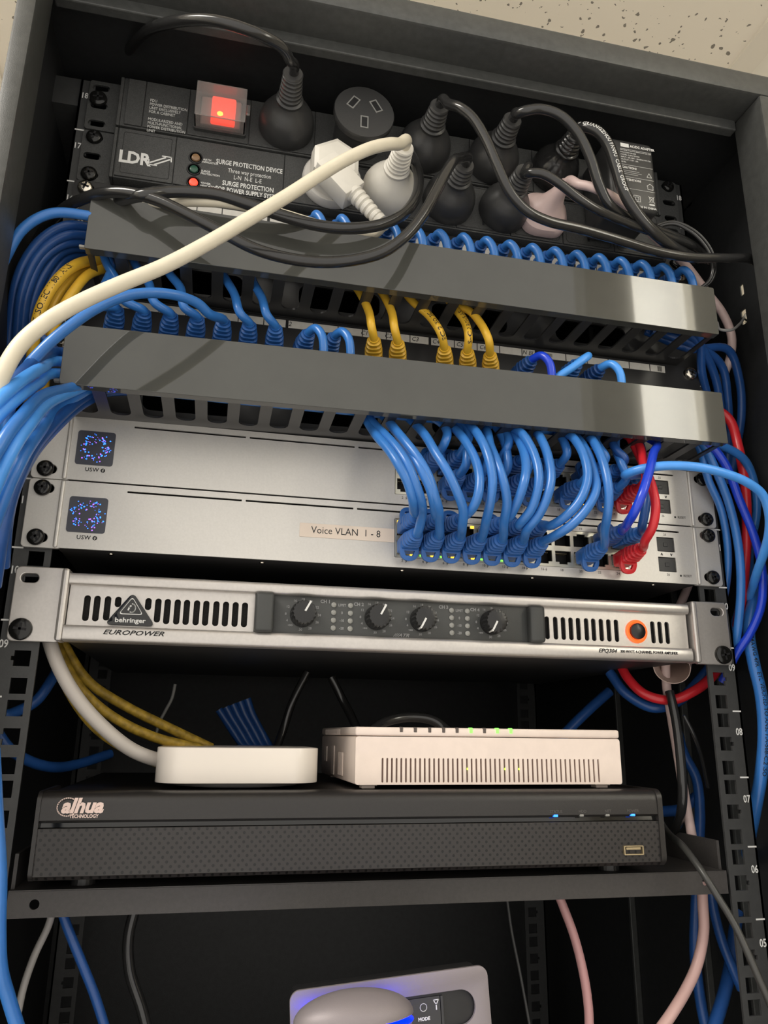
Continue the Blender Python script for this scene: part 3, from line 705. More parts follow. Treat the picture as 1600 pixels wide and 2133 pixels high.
# ------------------------------------------------------------------ shelf
SHZ = 0.2525
SH = thing('rack_shelf', 'black steel rack shelf with a folded front lip and a round hole at each end', 'shelf', (0, 0, SHZ))
mb = MB(); mb.plate([(-0.2225, SHZ-0.0140), (0.2215, SHZ-0.0140), (0.2215, SHZ), (-0.2225, SHZ)], [rr(-0.2084-0.0026, -0.2084+0.0026, 0.2426, 0.2478, 0.0025), rr(0.2055-0.0026, 0.2055+0.0026, 0.2435, 0.2487, 0.0025)], -0.0010, 0.0004)
part(mb, 'front_lip', M_SHELF, SH)
mb = MB(); mb.box(-0.2225, 0.2215, -0.0010, 0.30, SHZ-0.0012, SHZ, 0.0004); part(mb, 'tray', M_SHELF, SH)
for a_ in (0.2195, -0.2225):
    mb = MB(); mb.box(a_, a_+0.002, 0.004, 0.30, SHZ, SHZ+0.018); part(mb, 'side_flange', M_SHELF, SH)

# ------------------------------------------------------------------ video recorder
DX0, DX1, DZ0, DZ1, DY = -0.2112, 0.1695, 0.2588, 0.3042, -0.0150
DV = thing('video_recorder', 'wide black video recorder with a dotted front grille, standing on the rack shelf', 'video recorder', (0, 0, SHZ))
mb = MB(); mb.box(DX0+0.002, DX1-0.002, DY+0.014, 0.235, DZ0+0.001, DZ1-0.0012, 0.002); part(mb, 'case', M_DVR, DV, True)
def perf_mat():
    m = bpy.data.materials.new('perforated_grille'); m.use_nodes = True; nt = m.node_tree; b = nt.nodes['Principled BSDF']
    b.inputs['Roughness'].default_value = 0.42
    tc = nt.nodes.new('ShaderNodeTexCoord'); sp = nt.nodes.new('ShaderNodeSeparateXYZ'); nt.links.new(tc.outputs['Object'], sp.inputs[0])
    def M_(op, a, b_=None, c=None):
        n = nt.nodes.new('ShaderNodeMath'); n.operation = op
        for i, v in enumerate((a, b_, c)):
            if v is None: continue
            if isinstance(v, (int, float)): n.inputs[i].default_value = v
            else: nt.links.new(v, n.inputs[i])
        return n.outputs[0]
    px, pz = 0.00465, 0.0049
    masks = []
    for ox, oz in ((0, 0), (0.5, 0.5)):
        fx = M_('SUBTRACT', M_('FRACT', M_('ADD', M_('DIVIDE', sp.outputs[0], px), 100+ox)), 0.5)
        fz = M_('SUBTRACT', M_('FRACT', M_('ADD', M_('DIVIDE', sp.outputs[2], pz), 100+oz)), 0.5)
        dd = M_('SQRT', M_('ADD', M_('POWER', M_('MULTIPLY', fx, px), 2), M_('POWER', M_('MULTIPLY', fz, pz), 2)))
        masks.append(M_('LESS_THAN', dd, 0.00082))
    mk = M_('MAXIMUM', masks[0], masks[1])
    mix = nt.nodes.new('ShaderNodeMix'); mix.data_type = 'RGBA'; mix.inputs[6].default_value = (0.024, 0.021, 0.020, 1); mix.inputs[7].default_value = (0.003, 0.003, 0.003, 1)
    nt.links.new(mk, mix.inputs[0]); nt.links.new(mix.outputs[2], b.inputs['Base Color'])
    bp = nt.nodes.new('ShaderNodeBump'); bp.invert = True; bp.inputs['Strength'].default_value = 1.0; bp.inputs['Distance'].default_value = 0.0008
    nt.links.new(mk, bp.inputs['Height']); nt.links.new(bp.outputs['Normal'], b.inputs['Normal'])
    return m
def xprofile(pts, x0, x1, name, m, root, smooth=True):
    mb = MB(); n = len(pts); mb._add([(x0, y, z) for y, z in pts]+[(x1, y, z) for y, z in pts], [[i, (i+1) % n, n+(i+1) % n, n+i] for i in range(n)]+[list(range(n)), list(range(n, 2*n))[::-1]])
    return part(mb, name, m, root, smooth)
xprofile([(DY+0.016, DZ1), (DY+0.006, DZ1), (DY+0.0025, DZ1-0.0012), (DY+0.0006, DZ1-0.0035), (DY, DZ1-0.0065), (DY-0.0002, 0.2895), (DY+0.003, 0.2880), (DY+0.016, 0.2880)], DX0+0.0022, DX1-0.0035, 'top_fascia', M_DVR, DV)
xprofile([(DY+0.016, 0.2880), (DY+0.0035, 0.2880), (DY+0.0030, 0.2856), (DY+0.016, 0.2856)], DX0+0.0022, DX1-0.0035, 'gloss_band', M_DVRG, DV)
xprofile([(DY+0.016, 0.2856), (DY+0.0002, 0.2852), (DY, 0.2835), (DY+0.001, 0.2610), (DY+0.0035, DZ0), (DY+0.016, DZ0)], DX0+0.0022, DX1-0.0035, 'grille', perf_mat(), DV)
for a, b, n_ in ((DX0, DX0+0.0022, 0), (DX1-0.0035, DX1, 1)):
    mb = MB(); mb.plate(rr(DY-0.0008, DY+0.060, DZ0-0.0004, DZ1+0.0004, 0.006, 5), [], 0, b-a)
    for v in mb.bm.verts: v.co = Vector((a + v.co.y, v.co.x, v.co.z))
    part(mb, 'end_cap', M_DVR, DV, True)
for x in (DX0+0.025, DX1-0.025):
    for y in (DY+0.03, 0.19):
        mb = MB(); mb.lathe([(0.007, 0), (0.0065, DZ0-SHZ+0.0006)], Matrix.Translation((x, y, SHZ)) @ Matrix.Rotation(-PI/2, 4, 'X'), 20); part(mb, 'foot', M_BLKM, DV)
mb = MB(); lx, lz = at(118, 1706, DY).x, (0.2925+0.3000)/2
lu = lambda u: ax(u, 1690, DY)
mb.text('alhua', lu(127), lz+0.0005, DY-0.0004, 0.0105, 'LEFT', shear=0.25, bold=0.00045, sx=1.0)
x0 = lu(140); mb.stroke([(x0+0.0052*math.cos(a)*1.05, lz+0.0002+0.0047*math.sin(a)) for a in [math.radians(q) for q in range(60, 318, 12)]], 0.0006, DY-0.0003)
mb.text('TECHNOLOGY', lu(146), lz-0.0047, DY-0.0004, 0.0026, 'LEFT', bold=0.00008, sx=0.86)
part(mb, 'maker_logo', M_INKP, DV)
mb = MB()
for u, t in ((1158, 'STATUS'), (1213, 'HDD'), (1266, 'NET'), (1318, 'POWER')): mb.text(t, ax(u, 1690, DY), 0.2915, DY-0.0004, 0.0024, 'CENTER', bold=0.00004)
part(mb, 'printed_lettering', mat('dark_grey_ink', (0.09, 0.085, 0.08), 0.5), DV)
for u, m in ((1158, M_BLED), (1212, M_LEDOFF), (1266, M_LEDOFF), (1319, M_BLED)):
    x = ax(u, 1700, DY); mb = MB(); mb.box(x-0.0014, x+0.0014, DY-0.0004, DY+0.002, 0.2884, 0.2898, 0.0003); part(mb, 'indicator_light', m, DV)
ux = ax(1320, 1780, DY)
mb = MB(); mb.plate(rr(ux-0.0068, ux+0.0068, 0.2655, 0.2710, 0.0006), [rr(ux-0.0060, ux+0.0060, 0.2661, 0.2704, 0.0003)], DY-0.0010, DY+0.003); up = part(mb, 'usb_port', M_GOLD, DV)
mb = MB(); mb.box(ux-0.0059, ux+0.0059, DY+0.0008, DY+0.0020, 0.2662, 0.2703); sub(mb, 'port_cavity', M_HOLE, up, DV)
mb = MB(); mb.box(ux-0.0050, ux+0.0050, DY-0.0005, DY+0.0010, 0.2686, 0.2700); sub(mb, 'contact_tongue', M_GOLD, up, DV)

# ------------------------------------------------------------------ white puck-shaped wireless box
PX0, PX1, PY0, PZ0 = -0.1510, -0.0530, -0.0005, DZ1 + 0.0
PK = thing('wireless_base', 'small glossy white rounded square wireless box with a green light, on the video recorder', 'wireless router', ((PX0+PX1)/2, PY0+0.049, PZ0))
M_XY = Matrix.Rotation(-PI/2, 4, 'X')
def slab(x0, x1, y0, y1, z0, z1, r, bev, name, m, root, n=10):
    mb = MB(); mb.plate(rr(x0, x1, y0, y1, r, n), [], -z1, -z0, bev=bev)
    for v in mb.bm.verts: v.co = Vector((v.co.x, v.co.z, -v.co.y))
    return part(mb, name, m, root, True)
slab(PX0, PX1, PY0, PY0+0.098, PZ0+0.0034, PZ0+0.0240, 0.018, 0.0006, 'shell', M_WHITE, PK, 14)
slab(PX0+0.010, PX1-0.010, PY0+0.008, PY0+0.088, PZ0+0.0010, PZ0+0.0036, 0.030, 0.0002, 'base_pad', mat('puck_base', (0.12, 0.115, 0.11), 0.5), PK, 12)
slab(PX0+0.016, PX1-0.016, PY0+0.014, PY0+0.082, PZ0, PZ0+0.0012, 0.030, 0.0001, 'rubber_foot', M_BLKM, PK, 12)
x, z = ax(595, 1594, PY0), az(595, 1594, PY0)
mb = MB(); mb.lathe([(0.0009, 0), (0.0008, 0.0002)], T(x, PY0, z), 16); part(mb, 'status_light', M_TEAL, PK)

# ------------------------------------------------------------------ cream modem
QX0, QX1, QY0, QZ0, QZ1 = -0.0310, 0.1505, -0.0005, 0.3068, 0.3415
MO = thing('modem', 'cream plastic modem with vertical vent slots and green lights, on the video recorder', 'modem', ((QX0+QX1)/2, 0.07, DZ1))
mb = MB(); fx = [(ax(797 + i*(1247-797)/46, 1600, QY0)) for i in range(47)]
hs = [rr(x-0.00062, x+0.00062, QZ0+0.0012, QZ0+0.0160, 0.0005, 1) for x in fx]
mb.plate(rr(QX0, QX1, QZ0, QZ1-0.0058, 0.0016, 3), hs, QY0, QY0+0.002, bev=0.0)
part(mb, 'front_wall', M_BEIGE, MO, True)
mb = MB(); mb.box(QX0, QX1, QY0+0.0019, QY0+0.150, QZ0, QZ1-0.0058, 0.0014); 
part(mb, 'lower_shell', M_BEIGE, MO, True)
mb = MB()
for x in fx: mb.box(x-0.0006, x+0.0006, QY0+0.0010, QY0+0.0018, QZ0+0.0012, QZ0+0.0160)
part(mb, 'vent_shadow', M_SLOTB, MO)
mb = MB(); mb.box(QX0-0.0002, QX1+0.0002, QY0-0.0002, QY0+0.150, QZ1-0.0054, QZ1, 0.0014, seg=3); part(mb, 'lid', M_BEIGE, MO, True)
mb = MB()
for y in [0.060+i*0.004 for i in range(18)]: mb.box(QX0-0.0004, QX0+0.0005, y, y+0.0016, QZ1-0.0052, QZ1-0.0012, 0.0002)
for y in [0.045+i*0.0034 for i in range(6)]: mb.box(QX0-0.0007, QX0+0.0005, y, y+0.0016, QZ0+0.003, QZ0+0.018, 0.0002)
mb.box(QX0-0.0008, QX0+0.0005, 0.082, 0.094, QZ0+0.002, QZ0+0.022, 0.0003); mb.box(QX0-0.0008, QX0+0.0005, 0.118, 0.130, QZ0+0.010, QZ0+0.021, 0.0003)
part(mb, 'side_grip', M_BEIGE, MO)
for i, u in enumerate((836, 865, 895, 924, 952, 981, 1009, 1036, 1064)):
    x = ax(u, 1521, QY0); on = i in (5, 7, 8)
    mb = MB(); mb.box(x-0.0010, x+0.0010, QY0-0.0006, QY0+0.003, QZ1-0.0030, QZ1+0.0003, 0.0003)
    part(mb, 'indicator_light', M_GREEN if on else mat('smoked_led', (0.09, 0.07, 0.06), 0.3), MO)
mb = MB()
for u, v in ((974, 1596), (995, 1596), (1052, 1596), (1081, 1596)):
    x = ax(u, v, QY0+0.001); mb.box(x-0.0005, x+0.0005, QY0+0.0004, QY0+0.0016, QZ0+0.0090, QZ0+0.0100)
part(mb, 'board_light', mat('lime_led', (0.5, 1, 0.1), 0.4, em=(0.45, 1.0, 0.03), ems=2.5), MO)
for x in (QX0+0.010, QX1-0.011):
    for y in (0.006, 0.135):
        mb = MB(); mb.box(x-0.0055, x+0.0055, y, y+0.010, QZ0-0.0010, QZ0+0.0004, 0.0002); mb.box(x-0.0042, x+0.0042, y+0.001, y+0.009, DZ1, QZ0-0.0009, 0.0002); part(mb, 'foot', M_BEIGE, MO)

# ------------------------------------------------------------------ conference device glowing blue, low in the cabinet
GY = -0.060
a = at(604, 2066, GY); b = at(1012, 2010, GY); W_ = (b-a).length; ang = math.atan2(b.z-a.z, b.x-a.x)
DEV = thing('table_phone', 'silver device with a dark pill-shaped display and a glowing blue dome, low in the cabinet', 'speakerphone', (a.x, GY, a.z-0.09))
MG = Matrix.Translation((a.x, GY, a.z)) @ Matrix.Rotation(-ang, 4, 'Y')
mb = MB(); mb.plate(rr(0, W_, -0.085, 0, 0.0048, 6), [rr(W_-0.075, W_-0.0075, -0.0262, -0.0092, 0.0084, 8)], -0.0010, 0.0010, MG, bev=0.0003); part(mb, 'face_plate', M_ALU, DEV, True)
mb = MB(); mb.box(0.002, W_-0.002, 0.0012, 0.020, -0.083, -0.002, 0.003, MG); part(mb, 'body', M_PATCH, DEV, True)
mb = MB(); mb.box(W_-0.074, W_-0.0265, 0.0002, 0.0014, -0.0255, -0.0112, 0, MG); mb.box(W_-0.0262, W_-0.0250, -0.0004, 0.0016, -0.0255, -0.0112, 0, MG); ds = part(mb, 'display', mat('display_glass', (0.03, 0.03, 0.03), 0.15), DEV)
mb = MB(); q = MB(); q.text('MODE', W_-0.0355, -0.0208, 0.0001, 0.0022, 'CENTER', bold=0.0001)
q.stroke([(W_-0.0300, -0.0128), (W_-0.0272, -0.0128), (W_-0.0286, -0.0150), (W_-0.0300, -0.0128)], 0.0004, 0.0001); q.stroke([(W_-0.0286, -0.0148), (W_-0.0286, -0.0172)], 0.0006, 0.0001)
q.stroke([(W_-0.0355+0.0018*math.cos(t), -0.0155+0.0018*math.sin(t)) for t in [i*PI/6 for i in range(13)]], 0.0003, 0.0001)
bmx = bmesh.new(); q.bm.verts.index_update(); mb._add([MG @ v.co for v in q.bm.verts], [[v.index for v in f.verts] for f in q.bm.faces]); sub(mb, 'display_symbols', M_INKW, ds, DEV)
dc = at(738, 2125, GY-0.022); dr = (ax(862, 2120, GY-0.022)-ax(612, 2126, GY-0.022))/2
MD = Matrix.Translation((dc.x, dc.y, dc.z)) @ Matrix.Rotation(math.radians(-3), 4, 'Y')
def dome(z0, z1, r0, hgt, name, m, up=True):
    mb = MB(); vs, fs = [], []; n, k = 48, 12
    for i in range(k):
        t = (PI/2)*i/k; r = r0*math.cos(t); z = z0 + hgt*math.sin(t)
        for j in range(n): vs.append((r*math.cos(2*PI*j/n), r*0.52*math.sin(2*PI*j/n), z))
    vs.append((0, 0, z0+hgt))
    for i in range(k-1):
        for j in range(n): fs.append((i*n+j, i*n+(j+1) % n, (i+1)*n+(j+1) % n, (i+1)*n+j))
    for j in range(n): fs.append(((k-1)*n+j, (k-1)*n+(j+1) % n, k*n))
    fs.append(list(range(n))[::-1]); mb._add(vs, fs, MD); return part(mb, name, m, DEV, True)
dome(0.0012, 0, dr, 0.0118, 'dome', M_ALU); dome(-0.0018, 0, dr*0.995, 0.0030, 'light_ring', M_PURPLE); dome(-0.0020, 0, dr*0.97, -0.020, 'dome_base', M_ALU)
mb = MB(); mb.box(a.x-0.02, a.x+W_+0.02, -0.10, 0.06, a.z-0.1075, a.z-0.1055)
st = mb.build('lower_shelf', M_SHELF, None, org=Vector((0, 0, a.z-0.1055))); st.location = (0, 0, a.z-0.1055); tag(st, 'black metal tray under the glowing blue device', 'shelf')
mb = MB(); mb.box(a.x+0.02, a.x+W_-0.02, GY-0.012, GY+0.022, a.z-0.1055, a.z-0.070); part(mb, 'stand', M_PATCH, DEV)

# ------------------------------------------------------------------ power distribution units
BY = -0.0115
def pdu(z0, label, upper):
    P = thing('power_strip', label, 'power strip', (0, 0, z0)); zl, zh = z0+0.0010, z0+U-0.0008
    mb = MB(); mb.box(-0.2155, 0.2155, BY+0.0012, 0.045, zl, zh, 0.0008); part(mb, 'housing', M_PDU, P, True)
    for sx in (-1, 1):
        a, b = sorted((sx*0.2405, sx*0.2165))
        hs = [rr(sx*0.2325-0.0062, sx*0.2325+0.0062, z0+h-0.0030, z0+h+0.0030, 0.0029) for h in (0.0063, 0.0222, 0.0381)]
        mb = MB(); mb.plate(rr(a, b, zl, zh, 0.002), hs, -0.0022, -0.0003, bev=0.0003)
        a, b = sorted((sx*0.2180, sx*0.2155)); mb.box(a, b, BY+0.001, 0.0, zl, zh, 0.0006); part(mb, 'bracket', M_PDU, P)
    xs = [ax(u, v, BY) for u, v in (((262, 215), (300, 222), (393, 235), (520, 255), (655, 290), (702, 300)) if upper else ((240, 330), (362, 350), (590, 390)))]
    xs += [0.2145] if False else []
    e = xs + ([xs[-1] + 0.0535*i for i in range(1, 6)] if upper else [xs[-1] + 0.0445*i for i in range(1, 7)])
    e = [x for x in e if x < 0.214] + [0.2150]
    for a, b in zip(e, e[1:]):
        mb = MB(); mb.box(a+0.0003, b-0.0003, BY, BY+0.003, zl+0.0012, zh-0.0012, 0.0003); part(mb, 'module', M_PDU, P)
    return P, e
PUL, eL = pdu(16*U, 'lower black power strip with the white LDR lettering and surge protection text', False)
PUU, eU = pdu(17*U, 'upper black power strip with the red-lit switch under a clear cover', True)
for z in (16*U+0.0381, 16*U+0.0063): screw(PUL, -0.2325, -0.0022, z, M_SCREWB, r=0.0056)
screw(PUU, -0.2335, -0.0022, 17*U+0.0275, M_SCREWB, r=0.0064)
screw(PUL, 0.2325, -0.0022, 16*U+0.0063); screw(PUU, 0.2325, -0.0022, 17*U+0.0381)
tb = BY-0.0001
q = at(313, 207, tb); mb = MB()
mb.text('PDU\nPOWER DISTRIBUTION\nUNIT EXCLUSIVELY\nFOR A CABINET\n\nMODULARIZED AND\nMULTI-FUNCTIONAL\nPOWER DISTRIBUTION\nUNIT', q.x, q.z+0.001, tb, 0.0034, 'LEFT', sx=0.76, bold=0.00004, valign='TOP', lspace=0.98)
part(mb, 'printed_lettering', mat('dim_white_ink', (0.55, 0.55, 0.53), 0.6), PUU)
mb = MB(); q = at(247, 325, tb); mb.text('LDR', q.x, q.z, tb, 0.0138, 'LEFT', bold=0.0005, sx=0.86, space=0.98)
q = at(332, 334, tb)
mb.stroke([(q.x-0.006, q.z-0.003), (q.x+0.004, q.z+0.003)], 0.0011, tb); mb.stroke([(q.x-0.003, q.z-0.0042), (q.x+0.007, q.z+0.0018)], 0.0011, tb)
mb.stroke([(q.x-0.0072, q.z-0.0005), (q.x-0.0070, q.z-0.0048), (q.x-0.0015, q.z-0.0048)], 0.0009, tb); mb.stroke([(q.x+0.0082, q.z+0.0002), (q.x+0.0080, q.z+0.0040), (q.x+0.0018, q.z+0.0040)], 0.0009, tb)
def T_(s, u, v, size, al='CENTER', **k):
    p = at(u, v, tb); mb.text(s, p.x, p.z, tb, size, al, **k)
T_('SURGE PROTECTION DEVICE', 520, 347, 0.0056, sx=0.66, bold=0.0001); T_('Three way protection', 520, 362, 0.0052, sx=0.68); T_('L-N  N-E  L-E', 516, 374, 0.0052, sx=0.70)
T_('SURGE PROTECTION', 517, 389, 0.0056, sx=0.70, bold=0.0001); T_('FOR POWER SUPPLY SYSTEMS', 520, 403, 0.0054, sx=0.68, bold=0.0001)
for s, u, v in (('EARTH\nINDICATOR', 420, 334), ('SURGE\nPROTECTION', 418, 358), ('POWER\nINDICATOR', 416, 383)): T_(s, u, v, 0.0022, 'LEFT', sx=1.0, bold=0.00004)
part(mb, 'printed_lettering', M_INKW, PUL)
mb = MB(); lo = rr(eL[0]+0.004, eL[1]-0.003, 16*U+0.005, 16*U+U-0.005, 0.001, 2); mb.stroke(lo+lo[:1], 0.0004, BY); part(mb, 'engraved_frame', M_HOLE, PUL)
for u, v, m in ((408, 329, mat('amber_lens', (0.25, 0.15, 0.08), 0.2)), (404, 353, mat('green_lens', (0.03, 0.09, 0.06), 0.2)), (403, 380, M_REDL)):
    p = at(u, v, BY); mb = MB(); mb.lathe([(0.0052, 0), (0.0050, 0.0006), (0.0042, 0.0007), (0.0040, -0.0002)], T(p.x, BY, p.z), 26); o = part(mb, 'indicator_bezel', M_HOLE, PUL, True)
    mb = MB(); mb.lathe([(0.0032, 0), (0.0028, 0.0010), (0.0012, 0.0015)], T(p.x, BY, p.z), 20); sub(mb, 'indicator_lens', m, o, PUL, True)
# illuminated rocker switch under a clear lid
p = at(461, 256, BY-0.004); sxc, szc = ax(458, 258, BY-0.008), 17*U + 0.0225
mb = MB(); mb.plate(rr(sxc-0.0190, sxc+0.0190, szc-0.0165, szc+0.0165, 0.002), [rr(sxc-0.0150, sxc+0.0150, szc-0.0125, szc+0.0125, 0.001)], BY-0.003, BY); rk = part(mb, 'switch_frame', M_PDU, PUU)
mb = MB(); mb.box(sxc-0.0145, sxc+0.0145, BY-0.0040, BY, szc-0.0120, szc+0.0120, 0.001); part(mb, 'rocker_surround', mat('pale_rocker', (0.38, 0.33, 0.32), 0.4), PUU)
mb = MB(); mb.box(sxc-0.0070, sxc+0.0105, BY-0.0068, BY-0.0035, szc-0.0115, szc+0.0115, 0.0012); rs = part(mb, 'rocker', M_REDL, PUU, True)
mb = MB(); mb.lathe([(0.0022, 0), (0.0016, 0.0006)], T(sxc-0.0005, BY-0.0068, szc-0.0040), 16); sub(mb, 'lamp_core', M_REDH, rs, PUU)
mb = MB(); mb.box(sxc-0.0180, sxc+0.0180, BY-0.0150, BY-0.0142, szc-0.0150, szc+0.0150, 0.0003)
for x0, x1, z0, z1 in ((-0.018, 0.018, 0.0142, 0.015), (-0.018, 0.018, -0.015, -0.0142), (-0.018, -0.0172, -0.015, 0.015), (0.0172, 0.018, -0.015, 0.015)): mb.box(sxc+x0, sxc+x1, BY-0.0145, BY-0.003, szc+z0, szc+z1)
mb.box(sxc+0.018, sxc+0.021, BY-0.012, BY-0.0105, szc-0.005, szc+0.004, 0.001); part(mb, 'clear_lid', M_CLEAR, PUU)
# sockets that show: dark flat-blade slots on the lower strip at the right
mb = MB()
for k in range(3, len(eL)-1):
    cx = (eL[k]+eL[k+1])/2; cz = 16*U+0.0225
    mb.box(cx-0.0009, cx+0.0009, BY-0.0002, BY+0.001, cz-0.0150, cz-0.0100)
    lo = rr(eL[k]+0.003, eL[k+1]-0.003, cz-0.0185, cz+0.0185, 0.003, 3); mb.stroke(lo+lo[:1], 0.0004, BY)
part(mb, 'socket_opening', M_HOLE, PUL)

# ------------------------------------------------------------------ mains plugs
RZU, RZL = 17*U + 0.0222, 16*U + 0.0222
def bell(x, z, name, label, mb_, mc, path, r=0.0036, nose=0.049, R=0.0205, dirv=(0, -1, 0), group=None, base_r=None, first=0.006, ctext=None):
    R_ = thing(name, label, 'power plug', (x, BY, z), group); M = T(x, BY, z, dirv)
    k = R/0.0205; n = 0.0084
    prof = [(R, 0.0004), (R*1.01, 0.004), (R*0.99, 0.009), (R*0.93, 0.013), (R*0.80, 0.0175), (R*0.62, 0.0215), (R*0.48, 0.0250), (n*1.05, 0.0275)]
    mb = MB(); mb.lathe(prof, M, 40); part(mb, 'plug_body', mb_, R_, True)
    pr = [(n*1.15, 0.0268), (n*1.18, 0.0290), (n, 0.0300)]; h = 0.0302; 
    while h < nose - 0.003:
        t = (h-0.030)/max(nose-0.030, 1e-6); q = n*(1-0.22*t); pr += [(q*0.90, h), (q*1.02, h+0.0008), (q*1.02, h+0.0021), (q*0.90, h+0.0028)]; h += 0.0034
    pr += [(n*0.86, nose-0.001), (n*0.78, nose)]
    mb = MB(); mb.lathe(pr, M, 32); part(mb, 'strain_relief', mb_, R_, True)
    if path:
        D = Vector(dirv).normalized(); p0 = Vector((x, BY, z)) + D*(nose-0.006); pts = [p0, p0 + D*(first+0.006)] + [Vector(q) for q in path]
        mb = MB(); mb.tube(pts, r); c = part(mb, 'cord', mc, R_, True)
        if ctext:
            c2 = cable_text_on(R_, c, pts, *ctext, r=r)
    return R_
def cable_text_on(root, cordo, pts, body, size, start, m, adir, r=0.003):
    class F: pass
    f = F(); f.location = root.location
    o = cable_text(f_obj(root), pts, body, size, start, m, adir, r); o.parent = cordo; return o
def f_obj(root): return root
P_ = lambda *L: [at(u, v, y) for u, v, y in L]
bell(-0.0965, RZU, 'power_plug', 'black round plug beside the red-lit switch, its cord rising to the top left', M_BLKM, M_BLK,
     P_((604, 126, -.078), (588, 100, -.088), (548, 76, -.096), (500, 57, -.100), (450, 44, -.098), (400, 41, -.090), (350, 48, -.075), (310, 62, -.055), (275, 95, -.02), (245, 140, .03)), r=0.0037, nose=0.052)
bell(0.0110, RZU, 'power_plug', 'black round plug, third in the upper strip, its cord looping down right', M_BLKM, M_BLK,
     P_((935, 217, -.073), (958, 224, -.080), (985, 246, -.083), (1012, 290, -.084), (1036, 345, -.084), (1062, 400, -.082), (1095, 437, -.078), (1140, 460, -.074), (1210, 477, -.070), (1290, 500, -.066), (1370, 524, -.062), (1440, 536, -.060), (1510, 538, -.058), (1565, 540, -.052), (1585, 560, -.045), (1590, 610, -.04)), r=0.0036, nose=0.0475)
bell(0.0675, RZU, 'power_plug', 'black round plug with a ribbed neck, fourth along the upper strip', M_BLKM, M_BLK,
     P_((1076, 238, -.070), (1095, 231, -.076), (1130, 228, -.078), (1170, 243, -.078), (1205, 280, -.077), (1230, 330, -.075), (1248, 385, -.072), (1268, 425, -.068), (1310, 455, -.060), (1370, 480, -.052), (1430, 505, -.045), (1475, 540, -.035)), r=0.0038, nose=0.0475)
bell(0.1200, RZU, 'power_plug', 'shiny black round plug left of the adapter, its printed cord falling in front of it', M_BLK, M_BLK,
     P_((1207, 268, -.068), (1222, 266, -.074), (1244, 274, -.077), (1266, 300, -.077), (1284, 350, -.076), (1300, 400, -.074), (1330, 448, -.070), (1370, 490, -.064), (1410, 520, -.056), (1450, 540, -.045)), r=0.0042, nose=0.045, R=0.0195,
     ctext=('500V  GUANGZHOU PANYU  CABLE  GROUP', 0.0036, 0.018, M_INKW, Vector((-0.15, -1, -0.15))))
bell(0.0305, RZL, 'power_plug', 'black round plug beside the cream bell plug, its cord sweeping far left', M_BLKM, M_BLK,
     P_((957, 330, -.072), (946, 334, -.080), (930, 358, -.086), (908, 400, -.090), (880, 450, -.092), (845, 492, -.092), (800, 524, -.090), (740, 541, -.088), (670, 546, -.086), (600, 538, -.084), (530, 518, -.082), (460, 482, -.080), (390, 446, -.077), (330, 418, -.073), (270, 402, -.068), (215, 402, -.060), (165, 418, -.048), (120, 445, -.03), (85, 490, -.01), (50, 560, .01), (20, 680, .03)), r=0.0036, nose=0.044, R=0.0200)
bell(0.0755, RZL, 'power_plug', 'black round plug between the swept-left cord and the pinkish white plug, lower strip', M_BLKM, M_BLK,
     P_((1092, 364, -.070), (1106, 360, -.078), (1130, 362, -.081), (1165, 382, -.080), (1205, 413, -.077), (1250, 440, -.073), (1310, 466, -.066), (1380, 490, -.058), (1440, 512, -.048), (1480, 545, -.03)), r=0.0033, nose=0.047, R=0.0195)
bell(-0.0165, RZL, 'power_plug', 'cream white bell-shaped plug whose thick cord crosses down to the left edge', M_WHITEP, M_CREAM,
     P_((832, 300, -.078), (812, 300, -.086), (775, 308, -.092), (725, 330, -.098), (670, 362, -.103), (600, 407, -.108), (520, 455, -.113), (430, 508, -.118), (340, 555, -.121), (250, 592, -.124), (170, 628, -.126), (100, 668, -.128), (45, 715, -.129), (10, 770, -.129), (-15, 840, -.125), (-30, 930, -.12)), r=0.0041, nose=0.0505, R=0.0210)
pl = P_((300, 406, -.072), (345, 400, -.070), (400, 400, -.070), (455, 406, -.070), (520, 426, -.070), (590, 450, -.069), (660, 469, -.068), (725, 476, -.067), (790, 469, -.065), (840, 446, -.062), (868, 408, -.056), (872, 365, -.048), (858, 325, -.036), (842, 300, -.022))
o = MB().tube([Vector(q) for q in P_((215, 440, -.030), (250, 418, -.055))] + pl, 0.0038).build('power_cable', M_BLK, None, True, org=pl[0]); o.location = pl[0]; tag(o, 'thick black cord sagging in front of the surge text and behind the cream cord', 'cable')
# piggy-back plug with three flat slots in its back
c = Vector((-0.0415, BY, RZU)); PB = thing('tap_on_plug', 'black tap-on plug with three empty flat slots in its round face', 'power plug', c)
mb = MB(); mb.lathe([(0.0190, 0), (0.0190, 0.018), (0.0205, 0.022), (0.0225, 0.024), (0.0228, 0.0285), (0.0222, 0.0295)], T(c.x, BY, c.z), 48); part(mb, 'plug_body', M_BLKM, PB, True)
mb = MB(); fr = MB()
for dx, dz, a in ((-0.0085, 0.0065, 0.55), (0.0085, 0.0065, -0.55), (0.0, -0.0095, 0)):
    M = T(c.x+dx, BY-0.0295, c.z+dz) @ Matrix.Rotation(-a*-1, 4, 'Y'); mb.box(-0.0020, 0.0020, -0.0003, 0.0002, -0.0042, 0.0042, 0, M)
    lo = [(-0.0030, -0.0053), (0.0030, -0.0053), (0.0030, 0.0053), (-0.0030, 0.0053)]; q = MB(); q.plate(lo, [[(x*0.7, z*0.82) for x, z in lo]], -0.0005, 0.0, M); q.bm.verts.index_update(); fr._add([v.co.copy() for v in q.bm.verts], [[v.index for v in f.verts] for f in q.bm.faces])
part(mb, 'slot', M_HOLE, PB); part(fr, 'slot_rim', mat('rim_grey', (0.22, 0.22, 0.21), 0.4), PB)
